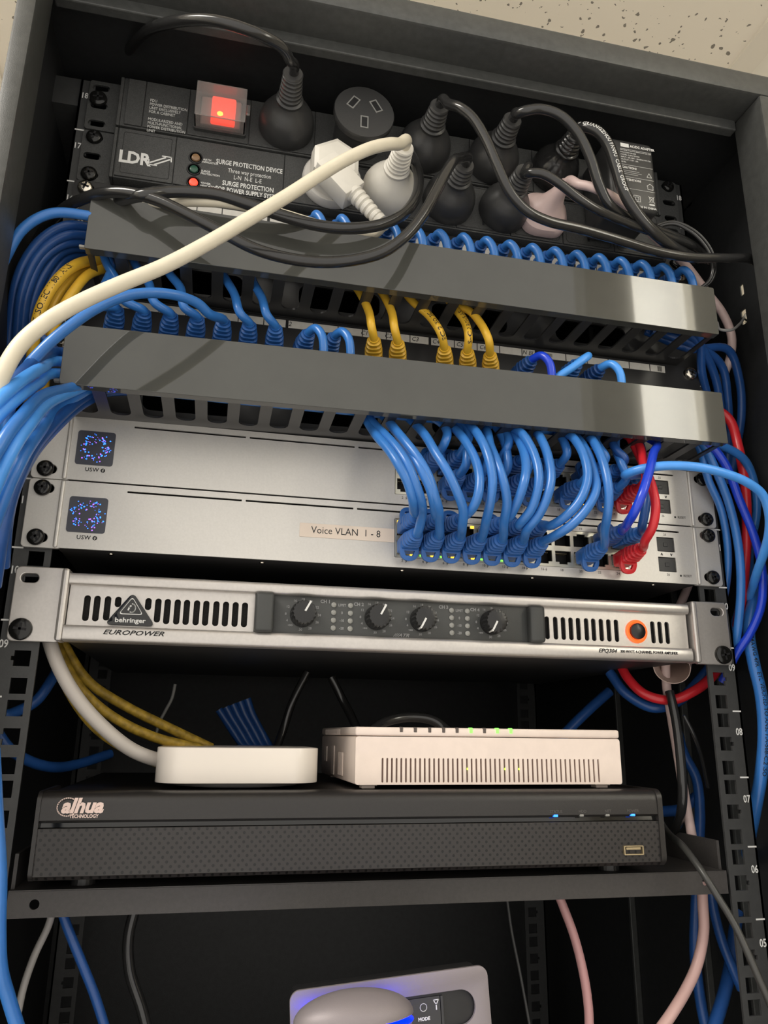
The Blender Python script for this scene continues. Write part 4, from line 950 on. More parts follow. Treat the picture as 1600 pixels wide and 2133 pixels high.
# white angled plug with its clear shield and ribbed relief
c = Vector((-0.0605, BY, RZL+0.001)); AP_ = thing('angled_plug', 'white angled plug on a round collar, with a ribbed cord relief pointing down right', 'power plug', c)
mb = MB(); mb.lathe([(0.0222, 0), (0.0225, 0.0012), (0.0222, 0.006), (0.0210, 0.0075)], T(c.x, BY, c.z), 44); part(mb, 'collar', mat('white_collar', (0.62, 0.60, 0.56), 0.35), AP_, True)
mb = MB(); mb.lathe([(0.0200, 0.007), (0.0200, 0.018), (0.0185, 0.026), (0.0150, 0.0275)], T(c.x, BY, c.z, None, PI/6), 6); part(mb, 'plug_body', M_WHITEP, AP_)
pa, pb2 = at(686, 345, -.042), at(732, 398, -.047); dv = (pb2-pa).normalized(); L_ = (pb2-pa).length
Mx = Matrix.Translation((pa+pb2)/2) @ Matrix.Rotation(math.radians(42)+0.08, 4, 'Y')
mb = MB(); mb.box(-0.0165, 0.0150, -0.006, 0.012, -0.0090, 0.0090, 0.0012, Mx); part(mb, 'cord_housing', M_WHITEP, AP_, True)
dl = Vector((math.cos(math.radians(46)), 0, -math.sin(math.radians(46))))
s0 = (pa+pb2)/2 + dl*0.013
mb = MB(); pr = []; h = 0.0
for k in range(6):
    q = 0.0066 - 0.0003*k; pr += [(q*0.86, h), (q, h+0.0007), (q, h+0.0030), (q*0.86, h+0.0037)]; h += 0.0044
pr += [(0.0052, h), (0.0050, h+0.003)]; h += 0.003
mb.lathe(pr, T(s0.x, s0.y, s0.z, dl), 28); part(mb, 'strain_relief', M_WHITEP, AP_, True)
e0 = s0 + dl*(h-0.002)
pts = [e0, e0+dl*0.007] + P_((800, 470, -.045), (782, 486, -.040), (740, 487, -.040), (690, 476, -.046), (640, 462, -.056), (590, 447, -.063), (530, 432, -.066), (470, 422, -.066), (410, 419, -.064), (360, 420, -.060), (310, 425, -.052), (270, 437, -.030))
mb = MB(); mb.tube(pts, 0.0035); part(mb, 'cord', M_CREAM, AP_, True)
# pinkish white moulded plug
c = Vector((0.1085, BY, RZL)); FP = thing('power_plug', 'pinkish white flat-fronted plug at the right of the lower strip', 'power plug', c)
mb = MB(); mb.loft([(0.0185, 0.0175, 3.2, 0.0004, 0, 0), (0.0188, 0.0178, 3.0, 0.005, 0, 0), (0.0182, 0.0172, 2.8, 0.008, 0, 0.0003), (0.0150, 0.0140, 2.6, 0.0105, 0.0005, 0.001), (0.0125, 0.0115, 2.4, 0.0130, 0.001, 0.002), (0.0090, 0.0085, 2.2, 0.0175, 0.0018, 0.003), (0.0058, 0.0058, 2, 0.026, 0.003, 0.0045), (0.0050, 0.0050, 2, 0.0345, 0.0045, 0.0055), (0.0046, 0.0046, 2, 0.036, 0.0047, 0.0056)], T(c.x, BY, c.z), 40); part(mb, 'plug_body', M_PINKW, FP, True)
n0 = c + Vector((0.0046, -0.033, 0.0055))
mb = MB(); mb.tube([n0, n0+Vector((0.0015, -0.006, 0.0007))] + P_((1206, 384, -.060), (1226, 388, -.064), (1250, 397, -.067), (1285, 416, -.060), (1320, 445, -.050), (1360, 490, -.035), (1400, 525, -.020), (1432, 556, -.012), (1470, 606, -.010), (1505, 652, -.010), (1524, 700, -.010), (1521, 745, -.008), (1505, 790, .005), (1490, 860, .02), (1480, 950, .03), (1470, 1050, .04), (1440, 1200, .05), (1392, 1330, .05), (1388, 1420, .05), (1400, 1500, .05), (1415, 1590, .045), (1432, 1690, .04), (1445, 1760, .04)), 0.0034, sub=6); part(mb, 'cord', M_PINKW, FP, True)
# plug-in adapter
q0, q1 = ax(1268, 330, -.056), ax(1366, 350, -.056); zt_, zb2 = az(1320, 292, -.056), az(1330, 437, -.056)
AD = thing('plug_in_adapter', 'black rectangular plug-in power adapter with a white printed panel, at the right end', 'power adapter', ((q0+q1)/2, BY, (zt_+zb2)/2))
mb = MB(); mb.box(q0, q1, -0.056, BY, zb2, zt_, 0.0045, seg=4); part(mb, 'case', M_BLKM, AD, True)
mb = MB(); fy = -0.0561; rx = q1-0.0030; lx2 = q0+0.0105; w2 = rx-lx2; top = zt_-0.0060
mb.box(lx2+0.0005, lx2+0.0075, fy-0.0001, fy, top-0.0022, top+0.0012); mb.text('AC/DC ADAPTER', lx2+0.0085, top-0.0006, fy, 0.0030, 'LEFT', sx=0.90, bold=0.00008)
lines = ['Shenzhen Transmit electronics Co., Ltd', 'P/N: FJ-SW1201000', 'MODEL: FJ-SW1201000', 'INPUT: 100-240V~ 50/60Hz 0.4A Max', 'OUTPUT: 12.0V 1.0A', 'LEVEL']
for i, t in enumerate(lines): mb.text(t, lx2, top-0.0050-i*0.0022, fy, 0.0017, 'LEFT', sx=0.95)
for dz in (-0.0040, -0.0185, -0.0295, -0.0400): mb.stroke([(lx2, top+dz), (rx, top+dz)], 0.0002, fy)
mb.text('CAUTION!', lx2, top-0.0210, fy, 0.0026, 'LEFT', bold=0.00006); mb.text('ATTENTION!', lx2, top-0.0320, fy, 0.0026, 'LEFT', bold=0.00006)
for i in range(3): mb.stroke([(lx2, top-0.0238-i*0.0016), (lx2+w2*(0.55, 0.62, 0.5)[i], top-0.0238-i*0.0016)], 0.0002, fy)
xx = rx-0.0035
mb.stroke([(xx-0.0020, top-0.0270), (xx+0.0020, top-0.0270), (xx, top-0.0232), (xx-0.0020, top-0.0270)], 0.0003, fy)
mb.stroke([(xx-0.0022, top-0.0380), (xx+0.0022, top-0.0380), (xx+0.0022, top-0.0350), (xx+0.0028, top-0.0350), (xx, top-0.0328), (xx-0.0028, top-0.0350), (xx-0.0022, top-0.0350), (xx-0.0022, top-0.0380)], 0.0003, fy)
xx = lx2+0.0105
for s in (0.0026, 0.0013): mb.stroke([(xx-s, top-0.0480-s), (xx+s, top-0.0480-s), (xx+s, top-0.0480+s), (xx-s, top-0.0480+s), (xx-s, top-0.0480-s)], 0.00035, fy)
xx = rx-0.0035; mb.stroke([(xx-0.0018, top-0.0450), (xx-0.0012, top-0.0490), (xx+0.0012, top-0.0490), (xx+0.0018, top-0.0450), (xx-0.0018, top-0.0450)], 0.0003, fy)
mb.stroke([(xx-0.0024, top-0.0442), (xx+0.0024, top-0.0498)], 0.0003, fy); mb.stroke([(xx+0.0024, top-0.0442), (xx-0.0024, top-0.0498)], 0.0003, fy); mb.box(xx-0.0022, xx+0.0022, fy-0.0001, fy, top-0.0522, top-0.0510)
mb.text('MADE IN CHINA', rx, top-0.0550, fy, 0.0024, 'RIGHT', bold=0.00006)
part(mb, 'printed_panel', M_INKW, AD)
mb = MB(); mb.tube([Vector(((q0+q1)/2+0.006, -0.045, zb2+0.003)), Vector(((q0+q1)/2+0.008, -0.046, zb2-0.008))] + P_((1400, 462, -.050), (1432, 472, -.052), (1460, 492, -.052), (1482, 522, -.050), (1490, 556, -.048), (1482, 585, -.045), (1462, 603, -.040), (1450, 625, -.03)), 0.0013); 
mb.tube([Vector(((q0+q1)/2+0.009, -0.045, zb2+0.003)), Vector(((q0+q1)/2+0.011, -0.046, zb2-0.008))] + P_((1402, 466, -.052), (1430, 477, -.054), (1456, 497, -.054), (1477, 526, -.052), (1485, 556, -.050), (1478, 584, -.047), (1458, 602, -.042), (1446, 625, -.03)), 0.0013)
part(mb, 'twin_lead', M_BLK, AD, True)

# ------------------------------------------------------------------ patch cords of the lower silver switch
pit = (0.1660+0.0078)/12; pz0 = 0.0072; ph = (0.0345-0.0072)/2
def port(zb, k, r): return Vector((-0.0078 + pit*(k+0.5), -0.0050, zb + pz0 + ph*(r+0.5)))
G1 = 'patch cords plugged into the lower silver switch'
G2 = 'patch cords plugged into the upper silver switch'
def pathY(L, y0, ym, y1):
    """pixels -> points; the cord bulges towards the viewer by ym between depths y0 and y1"""
    n = len(L)
    return [at(u, v, (y0*(1-t)+y1*t) + (ym-(y0+y1)/2)*math.sin(PI*t)**0.9) for (u, v), t in [(p, (i+0.6)/n) for i, p in enumerate(L)]]
def swcord(zb, k, r, L, mc, mbt, label, grp, ym=-0.066, yend=-0.028, d=None, rad=0.0030, tail=True):
    p = port(zb, k, r); d = d or (0.03, -1, 0.10 if r == 0 else 0.02)
    nose = p + Vector(d).normalized()*(BL+0.004)
    pts = pathY(L, nose.y-0.006, ym, yend)
    if tail: e = pts[-1]; pts += [Vector((e.x-0.006, yend+0.004, max(e.z+0.012, 0.548)))]
    return cord('ethernet_cable', label, 'network cable', p, d, pts, mc, mbt, r=rad, clip_up=(r == 1), group=grp, first=0.006)
NM = lambda n, w_: 'blue patch cord in port %d of the lower silver switch' % n
low = [
 (0, 0, [(880, 1068), (878, 1045), (866, 1008), (850, 970), (830, 938), (804, 908), (780, 884)]),
 (0, 1, [(862, 1064), (860, 1042), (848, 1002), (830, 968), (812, 940), (788, 912), (774, 892)]),
 (1, 0, [(915, 1082), (914, 1062), (906, 1034), (894, 995), (872, 956), (846, 922), (826, 898), (808, 876)]),
 (1, 1, [(908, 1074), (904, 1050), (896, 1018), (878, 980), (860, 950), (842, 922), (816, 888)]),
 (2, 0, [(963, 1096), (965, 1062), (952, 1024), (932, 982), (908, 944), (888, 910), (866, 884)]),
 (2, 1, [(966, 1076), (982, 1062), (994, 1038), (999, 1002), (992, 962), (970, 920), (944, 890)]),
 (3, 0, [(1012, 1088), (1021, 1048), (1026, 996), (1014, 942), (995, 904), (976, 884)]),
 (4, 0, [(1050, 1088), (1056, 1044), (1048, 1000), (1036, 964), (1022, 930), (1010, 890)]),
 (4, 1, [(1062, 1076), (1080, 1040), (1092, 1004), (1096, 970), (1088, 932), (1068, 900)]),
 (5, 0, [(1098, 1104), (1124, 1070), (1142, 1028), (1148, 992), (1141, 948), (1126, 912), (1112, 896)]),
 (5, 1, [(1082, 1092), (1106, 1062), (1120, 1020), (1122, 984), (1110, 940), (1086, 902), (1064, 892)]),
 (6, 0, [(1156, 1116), (1190, 1094), (1222, 1060), (1241, 1022), (1238, 986), (1222, 940), (1196, 905)]),
 (6, 1, [(1150, 1094), (1180, 1074), (1208, 1042), (1224, 996), (1216, 948), (1196, 914), (1176, 900)]),
 (9, 0, [(1260, 1104), (1266, 1066), (1268, 1022), (1258, 968), (1240, 926), (1222, 905)]),
]
for k, r, L in low:
    swcord(Z11, k, r, L, M_BLUE, M_BLUEB, NM(2*k+2-r, 0), G1)
swcord(Z11, 10, 1, [(1306, 1092), (1322, 1066), (1338, 1028), (1352, 984), (1361, 945), (1366, 922)], M_ROYAL, M_DBLUE, 'bright royal blue patch cord rising to the right end of the lower duct', G1, ym=-0.070)
swcord(Z11, 11, 1, [(1338, 1094), (1344, 1064), (1349, 1024), (1348, 990), (1340, 955), (1330, 920)], M_DBLUE, M_BLUEB, 'dark blue patch cord behind the front red one, lower silver switch', G1, ym=-0.050)
swcord(Z11, 11, 0, [(1344, 1126), (1360, 1096), (1366, 1056), (1358, 1012), (1342, 970), (1328, 922)], M_RED, M_RED, 'red patch cord plugged into the last port of the lower silver switch', G1, ym=-0.064)
# ------------------------------------------------------------------ and of the upper one
UPN = 'blue patch cord in port %d of the upper silver switch'
def swu(k, r, dx=0.004, m=M_BLUE, mb_=M_BLUEB, label=None):
    p = port(Z12, k, r); n = p + Vector((0.05, -1, 0.05)).normalized()*(BL+0.004)
    zt = 0.549; ys = n.y
    L = [n + Vector((0.0015, -0.005, 0.004)), n + Vector((dx*0.3, -0.004, (zt-n.z)*0.35)), Vector((n.x+dx*0.2, ys+0.002, n.z+(zt-n.z)*0.65)), Vector((n.x-dx, -0.030, zt))]
    return cord('ethernet_cable', label or UPN % (2*k+2-r), 'network cable', p, (0.06, -1, 0.05), L, m, mb_, clip_up=(r == 1), group=G2, first=0.004)
for k, r, dx in ((2, 0, 0.008), (3, 0, 0.012), (4, 0, 0.006), (5, 0, 0.010), (6, 0, 0.006), (8, 0, 0.012), (10, 0, -0.004), (1, 1, 0.012), (2, 1, 0.014), (4, 1, 0.012), (5, 1, 0.010), (7, 1, 0.004), (9, 1, -0.006)):
    swu(k, r, dx)
swu(11, 0, 0.0035, M_RED, M_RED, 'red patch cord plugged into the last port of the upper silver switch')
swu(10, 1, -0.012, M_DBLUE, M_BLUEB, 'dark blue patch cord beside the red one, upper silver switch')
p = port(Z12, 11, 1)
cord('ethernet_cable', 'light blue patch cord arching right from the upper silver switch to the cabinet edge', 'network cable', p, (0.35, -1, 0.0),
     P_((1302, 990, -.046), (1325, 980, -.055), (1365, 972, -.062), (1410, 970, -.066), (1460, 974, -.068), (1510, 986, -.068), (1555, 1004, -.066), (1588, 1030, -.062), (1602, 1070, -.056), (1602, 1110, -.048), (1592, 1150, -.036), (1578, 1190, -.020), (1566, 1230, 0.0), (1550, 1290, .03)), M_LBLUE, M_BLUEB, r=0.0031, clip_up=True, first=0.004)

# ------------------------------------------------------------------ lower patch panel: blue and yellow cords
def pp_cord(panel_z, xs, zc, k, path, mc, mb_, label, group, d=None, r=0.0029, clip_up=False):
    p = Vector((xs[k], -0.0050, zc)); d = d or (-(p.x+0.115)/0.46, -1, 0.22)
    return cord('ethernet_cable', label, 'network cable', p, d, path, mc, mb_, r=r, clip_up=clip_up, group=group, first=0.005)
def near(xs, x): return min(range(len(xs)), key=lambda i: abs(xs[i]-x))
GY_ = 'yellow patch cords in the lower patch panel'; GB_ = 'blue patch cords in the lower patch panel'
def up_pts(L, y1=-0.030): 
    n = len(L); return [at(u, v, -0.044 + (y1+0.044)*((i+1)/n)) for i, (u, v) in enumerate(L)]
ordn = ['first', 'second', 'third', 'fourth', 'fifth']
for i, (u, v, L) in enumerate([(777, 712, [(774, 680), (768, 648), (750, 610)]), (824, 715, [(822, 684), (816, 650), (800, 616)]), (925, 728, [(918, 694), (894, 658), (856, 624)]),
                (976, 735, [(976, 702), (968, 670), (946, 640)]), (1024, 742, [(1018, 708), (1000, 672), (976, 646), (956, 640)])]):
    k = near(xs14, at(u, v, -0.026).x); e = up_pts(L); e.append(e[-1] + Vector((-0.006, 0.004, 0.012)))
    R_ = pp_cord(13*U, xs14, zc14, k, e, M_YEL, M_YEL, 'yellow patch cord, %s from the left of the five in the lower patch panel' % ordn[i], GY_)
    if i in (2, 3):
        dd = Vector((-(R_.location.x+0.115)/0.46, -1, 0.22)).normalized(); nose = R_.location + dd*(BL-0.004); pts = [nose, nose+dd*0.005] + e
        t = cable_text(R_, pts, 'EC 2 ISO/IEC 118' if i == 2 else 'S-C 2 ROHS AS', 0.0042, 0.012, M_INKB, Vector((0.1, -1, -0.2)), 0.0029); t.parent = [c_ for c_ in R_.children if c_.name.startswith('cord')][0]
for i, (u, v, L) in enumerate([(205, 662, [(208, 635), (216, 600), (232, 560)]), (263, 668, [(258, 625), (246, 590), (222, 548)]), (328, 674, [(322, 630), (310, 590), (282, 550)]),
                (388, 682, [(384, 640), (376, 600), (352, 568)]), (500, 690, [(500, 652), (488, 612), (466, 574)]), (556, 696, [(556, 656), (546, 622), (530, 592)])]):
    k = near(xs14, at(u, v, -0.026).x); e = up_pts(L); e.append(e[-1] + Vector((-0.004, 0.004, 0.012)))
    pp_cord(13*U, xs14, zc14, k, e, M_BLUE, M_BLUEB, 'blue patch cord rising to the upper duct from port %d of the lower patch panel' % (k+1), GB_)
k = near(xs14, at(440, 685, -0.026).x)
pp_cord(13*U, xs14, zc14, k, P_((436, 654, -.050), (412, 632, -.058), (370, 616, -.066), (320, 610, -.072), (265, 616, -.078), (205, 640, -.084), (150, 676, -.088), (95, 722, -.090), (50, 775, -.088), (20, 850, -.08), (5, 950, -.07)), M_BLUE, M_BLUEB,
        'blue patch cord looping left under the thick cream cord from the lower patch panel', GB_, r=0.0031)
for u, v, du, m, mb_, lab in ((618, 702, 6, M_BLUE, M_BLUEB, 'blue patch cord bent down into the lower duct under the handwritten 32'), (676, 710, 8, M_BLUE, M_BLUEB, 'blue patch cord bent down into the lower duct under the handwritten 33'),
                          (1078, 768, 10, M_ROYAL, M_DBLUE, 'royal blue patch cord bent down into the lower duct near the handwritten N BLK'), (1235, 776, 12, M_LBLUE, M_DBLUE, 'light blue patch cord with a dark boot, bent into the lower duct')):
    k = near(xs14, at(u, v, -0.024).x); p = Vector((xs14[k], -0.005, zc14)); n = p + Vector((0.004, -BL-0.002, 0.003))
    pp_cord(13*U, xs14, zc14, k, [n + Vector((0.003, -0.006, 0.001)), n + Vector((0.007, -0.0095, -0.006)), n + Vector((0.009, -0.008, -0.020)), n + Vector((0.010, -0.003, -0.034))], m, mb_, lab, GB_, d=(0.12, -1, 0.16))
k = near(xs14, at(1180, 770, -0.024).x); p = Vector((xs14[k], -0.005, zc14)); n = p + Vector((0.004, -BL-0.002, 0.006))
R_ = pp_cord(13*U, xs14, zc14, k, [n + Vector((0.003, -0.006, 0.002)), n + Vector((0.0, -0.0095, -0.001)), n + Vector((-0.011, -0.009, -0.010)), n + Vector((-0.024, -0.006, -0.020)), n + Vector((-0.034, -0.002, -0.034))], M_LBLUE, M_BLUEB,
        'light blue printed patch cord slanting left into the lower duct', GB_, d=(0.12, -1, 0.24))
# ------------------------------------------------------------------ upper patch panel: the row of blue hoods above the duct
n_ = 0; row = [(632, 450), (682, 460), (790, 489), (838, 480), (890, 497), (930, 504), (983, 512), (1027, 518), (1080, 531), (1122, 538), (1170, 546), (1214, 552), (1262, 562), (1308, 567), (1352, 575), (1398, 582)]
usedk = set()
for u, v in row:
    k = near(xs16, at(u, v, -0.034).x)
    while k in usedk and k < 23: k += 1
    usedk.add(k)
    p = Vector((xs16[k], -0.005, zc16)); j = random.uniform(-0.001, 0.001)
    n = p + Vector((0.002, -BL-0.001, 0.0015))
    cord('ethernet_cable', 'blue patch cord bent into the upper duct from port %d of its patch panel' % (k+1), 'network cable', p, (0.12, -1, 0.10+j*20),
         [n + Vector((0.0025, -0.0055, 0.0004)), n + Vector((0.0060, -0.0080, -0.0060)), n + Vector((0.0085, -0.0070, -0.019)), n + Vector((0.010, -0.004, -0.030))], M_BLUE, M_BLUEB, r=0.0031, group='blue patch cords in the upper patch panel', first=0.003)

# ------------------------------------------------------------------ cable bundles leaving the ducts
def run(name, label, L, m, r=0.0030, group=None, sub_=None): return cable(name, label, 'cable', P_(*L), m, r, group)
GL1 = 'blue cables leaving the left end of the upper duct'
start = [(200, 452), (200, 476), (196, 492), (190, 506), (186, 518), (190, 528)]
mid = [((110, 444), (50, 475), (10, 540), (-30, 640)), ((140, 470), (85, 500), (40, 570), (20, 690)), ((140, 490), (85, 525), (48, 600), (34, 720)), ((135, 508), (85, 545), (55, 620), (46, 740)), ((135, 522), (95, 565), (66, 640), (56, 750)), ((140, 538), (104, 585), (80, 660), (66, 760))]
names = ['topmost', 'second', 'third', 'fourth', 'fifth', 'lowest']
for i, (s, m_) in enumerate(zip(start, mid)):
    y = (-.052, -.030, -.028, -.024, -.018, -.012)[i]
    pts = [(s[0]+40, s[1]+6, y), (s[0], s[1], y)] + [(a, b, y - q) for (a, b), q in zip(m_, (.006, .006, 0, -.02))] + [(m_[-1][0]-5, m_[-1][1]+90, y+.03)]
    run('network_cable', 'blue cable leaving the left end of the upper duct, %s of the bundle' % names[i], pts, M_BLUE if i == 0 else M_DBLUE, 0.0031, GL1)
yel = [[(215, 545, -.020), (180, 545, -.030), (145, 560, -.040), (110, 596, -.046), (84, 645, -.046), (72, 700, -.04), (66, 760, -.03), (62, 830, -.01), (60, 930, .02), (62, 1020, .035), (70, 1120, .04)],
       [(215, 556, -.016), (182, 558, -.022), (140, 590, -.030), (112, 632, -.034), (96, 680, -.032), (84, 740, -.025), (78, 820, -.01), (76, 930, .02), (76, 1050, .035)],
       [(215, 560, -.022), (184, 572, -.030), (158, 600, -.036), (132, 640, -.038), (110, 690, -.034), (98, 750, -.025), (90, 830, -.01)]]
for i, L in enumerate(yel):
    c_ = run('network_cable', ('yellow cable with black printing leaving the left end of the upper duct', 'yellow cable behind the printed one, left end of the upper duct', 'yellow cable inside the bend of the printed one, left of the patch panels')[i], L, M_YEL, 0.0035 if i == 0 else 0.0031, 'yellow cables at the left of the cabinet')
    if i == 0: cable_text(c_, P_(*L), 'CABLE ISO/IEC 11801 ANSI', 0.0048, 0.030, M_INKB, Vector((0.25, -1, -0.15)), 0.0035, rev=True) if False else cable_text(c_, P_(*L[::-1]), 'CABLE ISO/IEC 11801 ANSI', 0.0050, arclen(P_(*L[::-1]), 5)-0.004, M_INKB, Vector((0.1, -1, -0.1)), 0.0035)
GL2 = 'blue cables leaving the left end of the lower duct'
low_l = [([(215, 728, -0.040), (150, 716, -0.050), (118, 706, -0.050), (85, 702, -0.043), (50, 712, -0.030), (20, 735, -0.010)], M_DBLUE),
         ([(215, 742, -0.046), (140, 728, -0.050), (95, 738, -0.076), (50, 772, -0.105), (10, 818, -0.115), (-30, 880, -0.120)], M_DBLUE),
         ([(215, 758, -0.048), (140, 748, -0.050), (90, 764, -0.093), (40, 796, -0.126), (-5, 836, -0.138), (-50, 890, -0.140)], M_LBLUE),
         ([(215, 775, -0.046), (135, 776, -0.050), (80, 798, -0.095), (35, 830, -0.126), (-5, 868, -0.136), (-50, 925, -0.140)], M_LBLUE),
         ([(215, 785, -0.042), (140, 800, -0.050), (90, 824, -0.092), (50, 862, -0.124), (15, 905, -0.134), (-25, 970, -0.138)], M_BLUE),
         ([(215, 790, -0.036), (145, 810, -0.050), (100, 840, -0.088), (64, 880, -0.120), (30, 930, -0.130), (0, 990, -0.130), (-30, 1070, -0.120)], M_LBLUE),
         ([(215, 795, -0.030), (150, 822, -0.050), (116, 856, -0.050), (84, 896, -0.092), (48, 950, -0.118), (18, 1012, -0.120), (-15, 1100, -0.110)], M_BLUE),
         ([(215, 800, -0.024), (155, 836, -0.050), (122, 866, -0.050), (86, 912, -0.078), (50, 970, -0.100), (24, 1035, -0.100), (5, 1120, -0.090), (-10, 1220, -0.070)], M_DBLUE),
         ([(215, 806, -0.018), (158, 846, -0.040), (132, 872, -0.050), (98, 908, -0.063), (60, 958, -0.082), (34, 1010, -0.080), (16, 1080, -0.060), (8, 1180, -0.040)], M_DBLUE)]
nm9 = ['topmost thin', 'second', 'pale third', 'fourth', 'fifth', 'sixth', 'seventh', 'eighth', 'lowest']
exits = [(-.030, .562), (-.046, .5565), (-.048, .5495), (-.048, .5415), (-.048, .545), (-.048, .5395), (-.040, .5395), (-.032, .5395), (-.024, .5395)]
for i, (L, m) in enumerate(low_l):
    ye, ze = exits[i]; e_ = [q for q in L if q[0] < (102 if i < 4 else 118)]
    if i >= 4: ys_ = (-.047, -.043, -.036, -.029, -.022)[i-4]; lead = [Vector((-0.180, ys_, 0.5465)), Vector((-0.200, ys_, 0.5430)), Vector((-0.2115, ys_-0.002, 0.5340))]
    else: lead = None
    pts = lead + P_(*e_) if lead else [Vector((-0.185, ye, ze-0.001)), Vector((-0.212, ye, ze-0.001)), Vector((-0.226, ye-0.002, ze-0.002))] + P_(*[(u, v, y*(0.86 if u > 75 else 0.95)) for u, v, y in e_])
    cable('network_cable', 'blue cable leaving the left end of the lower duct, %s of the fan' % nm9[i], 'cable', pts, m, 0.0032 if i else 0.0026, GL2)
# inside the ducts: straight bundles seen through the slots
def inside(z, n, y0, m, grp, lab, xa=-0.225, xb=0.205):
    for i in range(n):
        zz = z + (i % 3)*0.0066; yy = y0 + (i//3)*0.0068
        x1 = xb - random.uniform(0, 0.03); cable('network_cable', lab, 'cable', [(xa-0.004, yy, zz), (xa+0.1, yy+random.uniform(-.002, .002), zz+random.uniform(-.001, .001)), (x1-0.12, yy, zz), (x1, yy, zz)], m, 0.0030, grp, n=10)
inside(12*U+0.0098, 9, -0.044, M_BLUE, 'blue cables lying inside the lower duct', 'blue cable lying inside the lower duct, seen through its slots', -0.215, 0.13)
inside(14*U+0.0150, 6, -0.044, M_DBLUE, 'blue cables lying inside the upper duct', 'blue cable lying inside the upper duct, seen through its slots', -0.210, 0.215)

# right-hand side bundles
GR1 = 'blue cables curving down from the right end of the upper duct'
for i, (L, m) in enumerate([([(1405, 725, -.030), (1435, 735, -.020), (1462, 775, -.008), (1474, 830, .004), (1478, 920, .02), (1480, 1020, .035)], M_DBLUE),
              ([(1420, 710, -.032), (1450, 722, -.022), (1486, 775, -.008), (1500, 840, .004), (1504, 930, .02), (1504, 1030, .03)], M_DBLUE),
              ([(1430, 695, -.034), (1466, 706, -.024), (1502, 760, -.010), (1516, 830, .002), (1518, 920, .015), (1514, 1010, .02)], M_DBLUE),
              ([(1440, 684, -.036), (1480, 692, -.028), (1516, 728, -.014), (1540, 790, -.004), (1545, 860, .004), (1535, 930, .012), (1522, 1000, .02)], M_DBLUE)]):
    pts = [Vector((0.192, -0.036+0.008*i, 0.640+0.004*(i % 2))), Vector((0.226, -0.028+0.004*i, 0.637-0.002*i))] + P_(*L[2:])
    cable('network_cable', "dark blue cable curving from the upper duct's right end, %s from the left" % ordn[i], 'cable', pts, m, 0.0033, GR1)
GR2 = 'cables falling from the right end of the lower duct'
for L, m, lab, r in (([(1400, 955, -.030), (1440, 958, -.022), (1476, 1000, -.014), (1502, 1060, -.008), (1516, 1140, 0.0), (1514, 1210, .008), (1498, 1290, .02), (1480, 1380, .04)], M_BLUE, 'blue cable nearest the silver switches, falling from the lower duct at the right', 0.0029),
                 ([(1410, 945, -.032), (1455, 950, -.026), (1496, 990, -.020), (1522, 1060, -.014), (1540, 1150, -.010), (1543, 1240, -.006), (1534, 1330, 0.004), (1522, 1385, .036), (1506, 1430, .09), (1500, 1450, .16)], M_BLUE, 'greyish blue cable falling past the right ear of the silver amplifier', 0.0031),
                 ([(1430, 925, -.034), (1475, 925, -.030), (1510, 965, -.024), (1540, 1040, -.020), (1572, 1120, -.016), (1588, 1190, -.012), (1586, 1260, -.008), (1562, 1320, -.002), (1535, 1360, .006), (1505, 1420, .02)], M_ROYAL, 'royal blue cable bowing out at the right and back in beside the amplifier', 0.0031),
                 ([(1480, 845, .0), (1518, 872, -.006), (1538, 930, -.012), (1552, 1010, -.012), (1556, 1100, -.008), (1552, 1180, .0), (1545, 1250, .01), (1530, 1330, .03)], M_RED, 'red cable running down the right side among the blue ones', 0.0036),
                 ([(1455, 905, -.036), (1505, 918, -.030), (1548, 955, -.020), (1572, 1010, -.012), (1576, 1070, -.004), (1562, 1140, .004), (1560, 1200, .01), (1540, 1270, .02), (1520, 1340, .03)], M_BLUE, 'blue cable leaving the lower right duct corner, behind the arching light blue one', 0.0032),
                 ([(1600, 1190, 0.01), (1570, 1255, .006), (1560, 1320, .004), (1570, 1380, .004), (1586, 1450, .004), (1592, 1530, .004), (1586, 1610, .008), (1574, 1680, .018), (1562, 1740, .036), (1556, 1790, .08), (1554, 1830, .15), (1554, 1850, .22)], M_BLUE, 'blue printed cable outside the right rail beside the white 08', 0.0044)):
    if L[0][0] < 1500 and L[0][1] > 900: pts = [Vector((0.190, L[0][2], 0.553)), Vector((0.222, L[1][2]+0.004, 0.551))] + P_(*L[2:])
    else: pts = P_(*L)
    c_ = cable('network_cable', lab, 'cable', pts, m, r, GR2 if 'falling' in lab else None)
    if 'printed' in lab: cable_text(c_, P_(*L), 'TYPE 24AWG 4PR   ETL VERIFIED TO ANSI/TIA-568-C.2 ISO', 0.0042, 0.050, M_INKB, Vector((-0.2, -1, 0)), 0.0044)
zt = cable('cable_tie', 'thin white cable tie round the pinkish cord at the upper right', 'cable tie', P_((1494, 672, -.020), (1500, 686, -.026), (1520, 688, -.028), (1540, 676, -.020), (1554, 655, .0)), mat('nylon_white', (0.30, 0.30, 0.29), 0.5), 0.0011)
cable('thin_lead', 'thin black lead crossing behind the pinkish cord at the far right', 'cable', P_((1550, 664, .0), (1570, 676, -.01), (1590, 690, -.02), (1610, 730, -.03)), M_BLK, 0.0009)

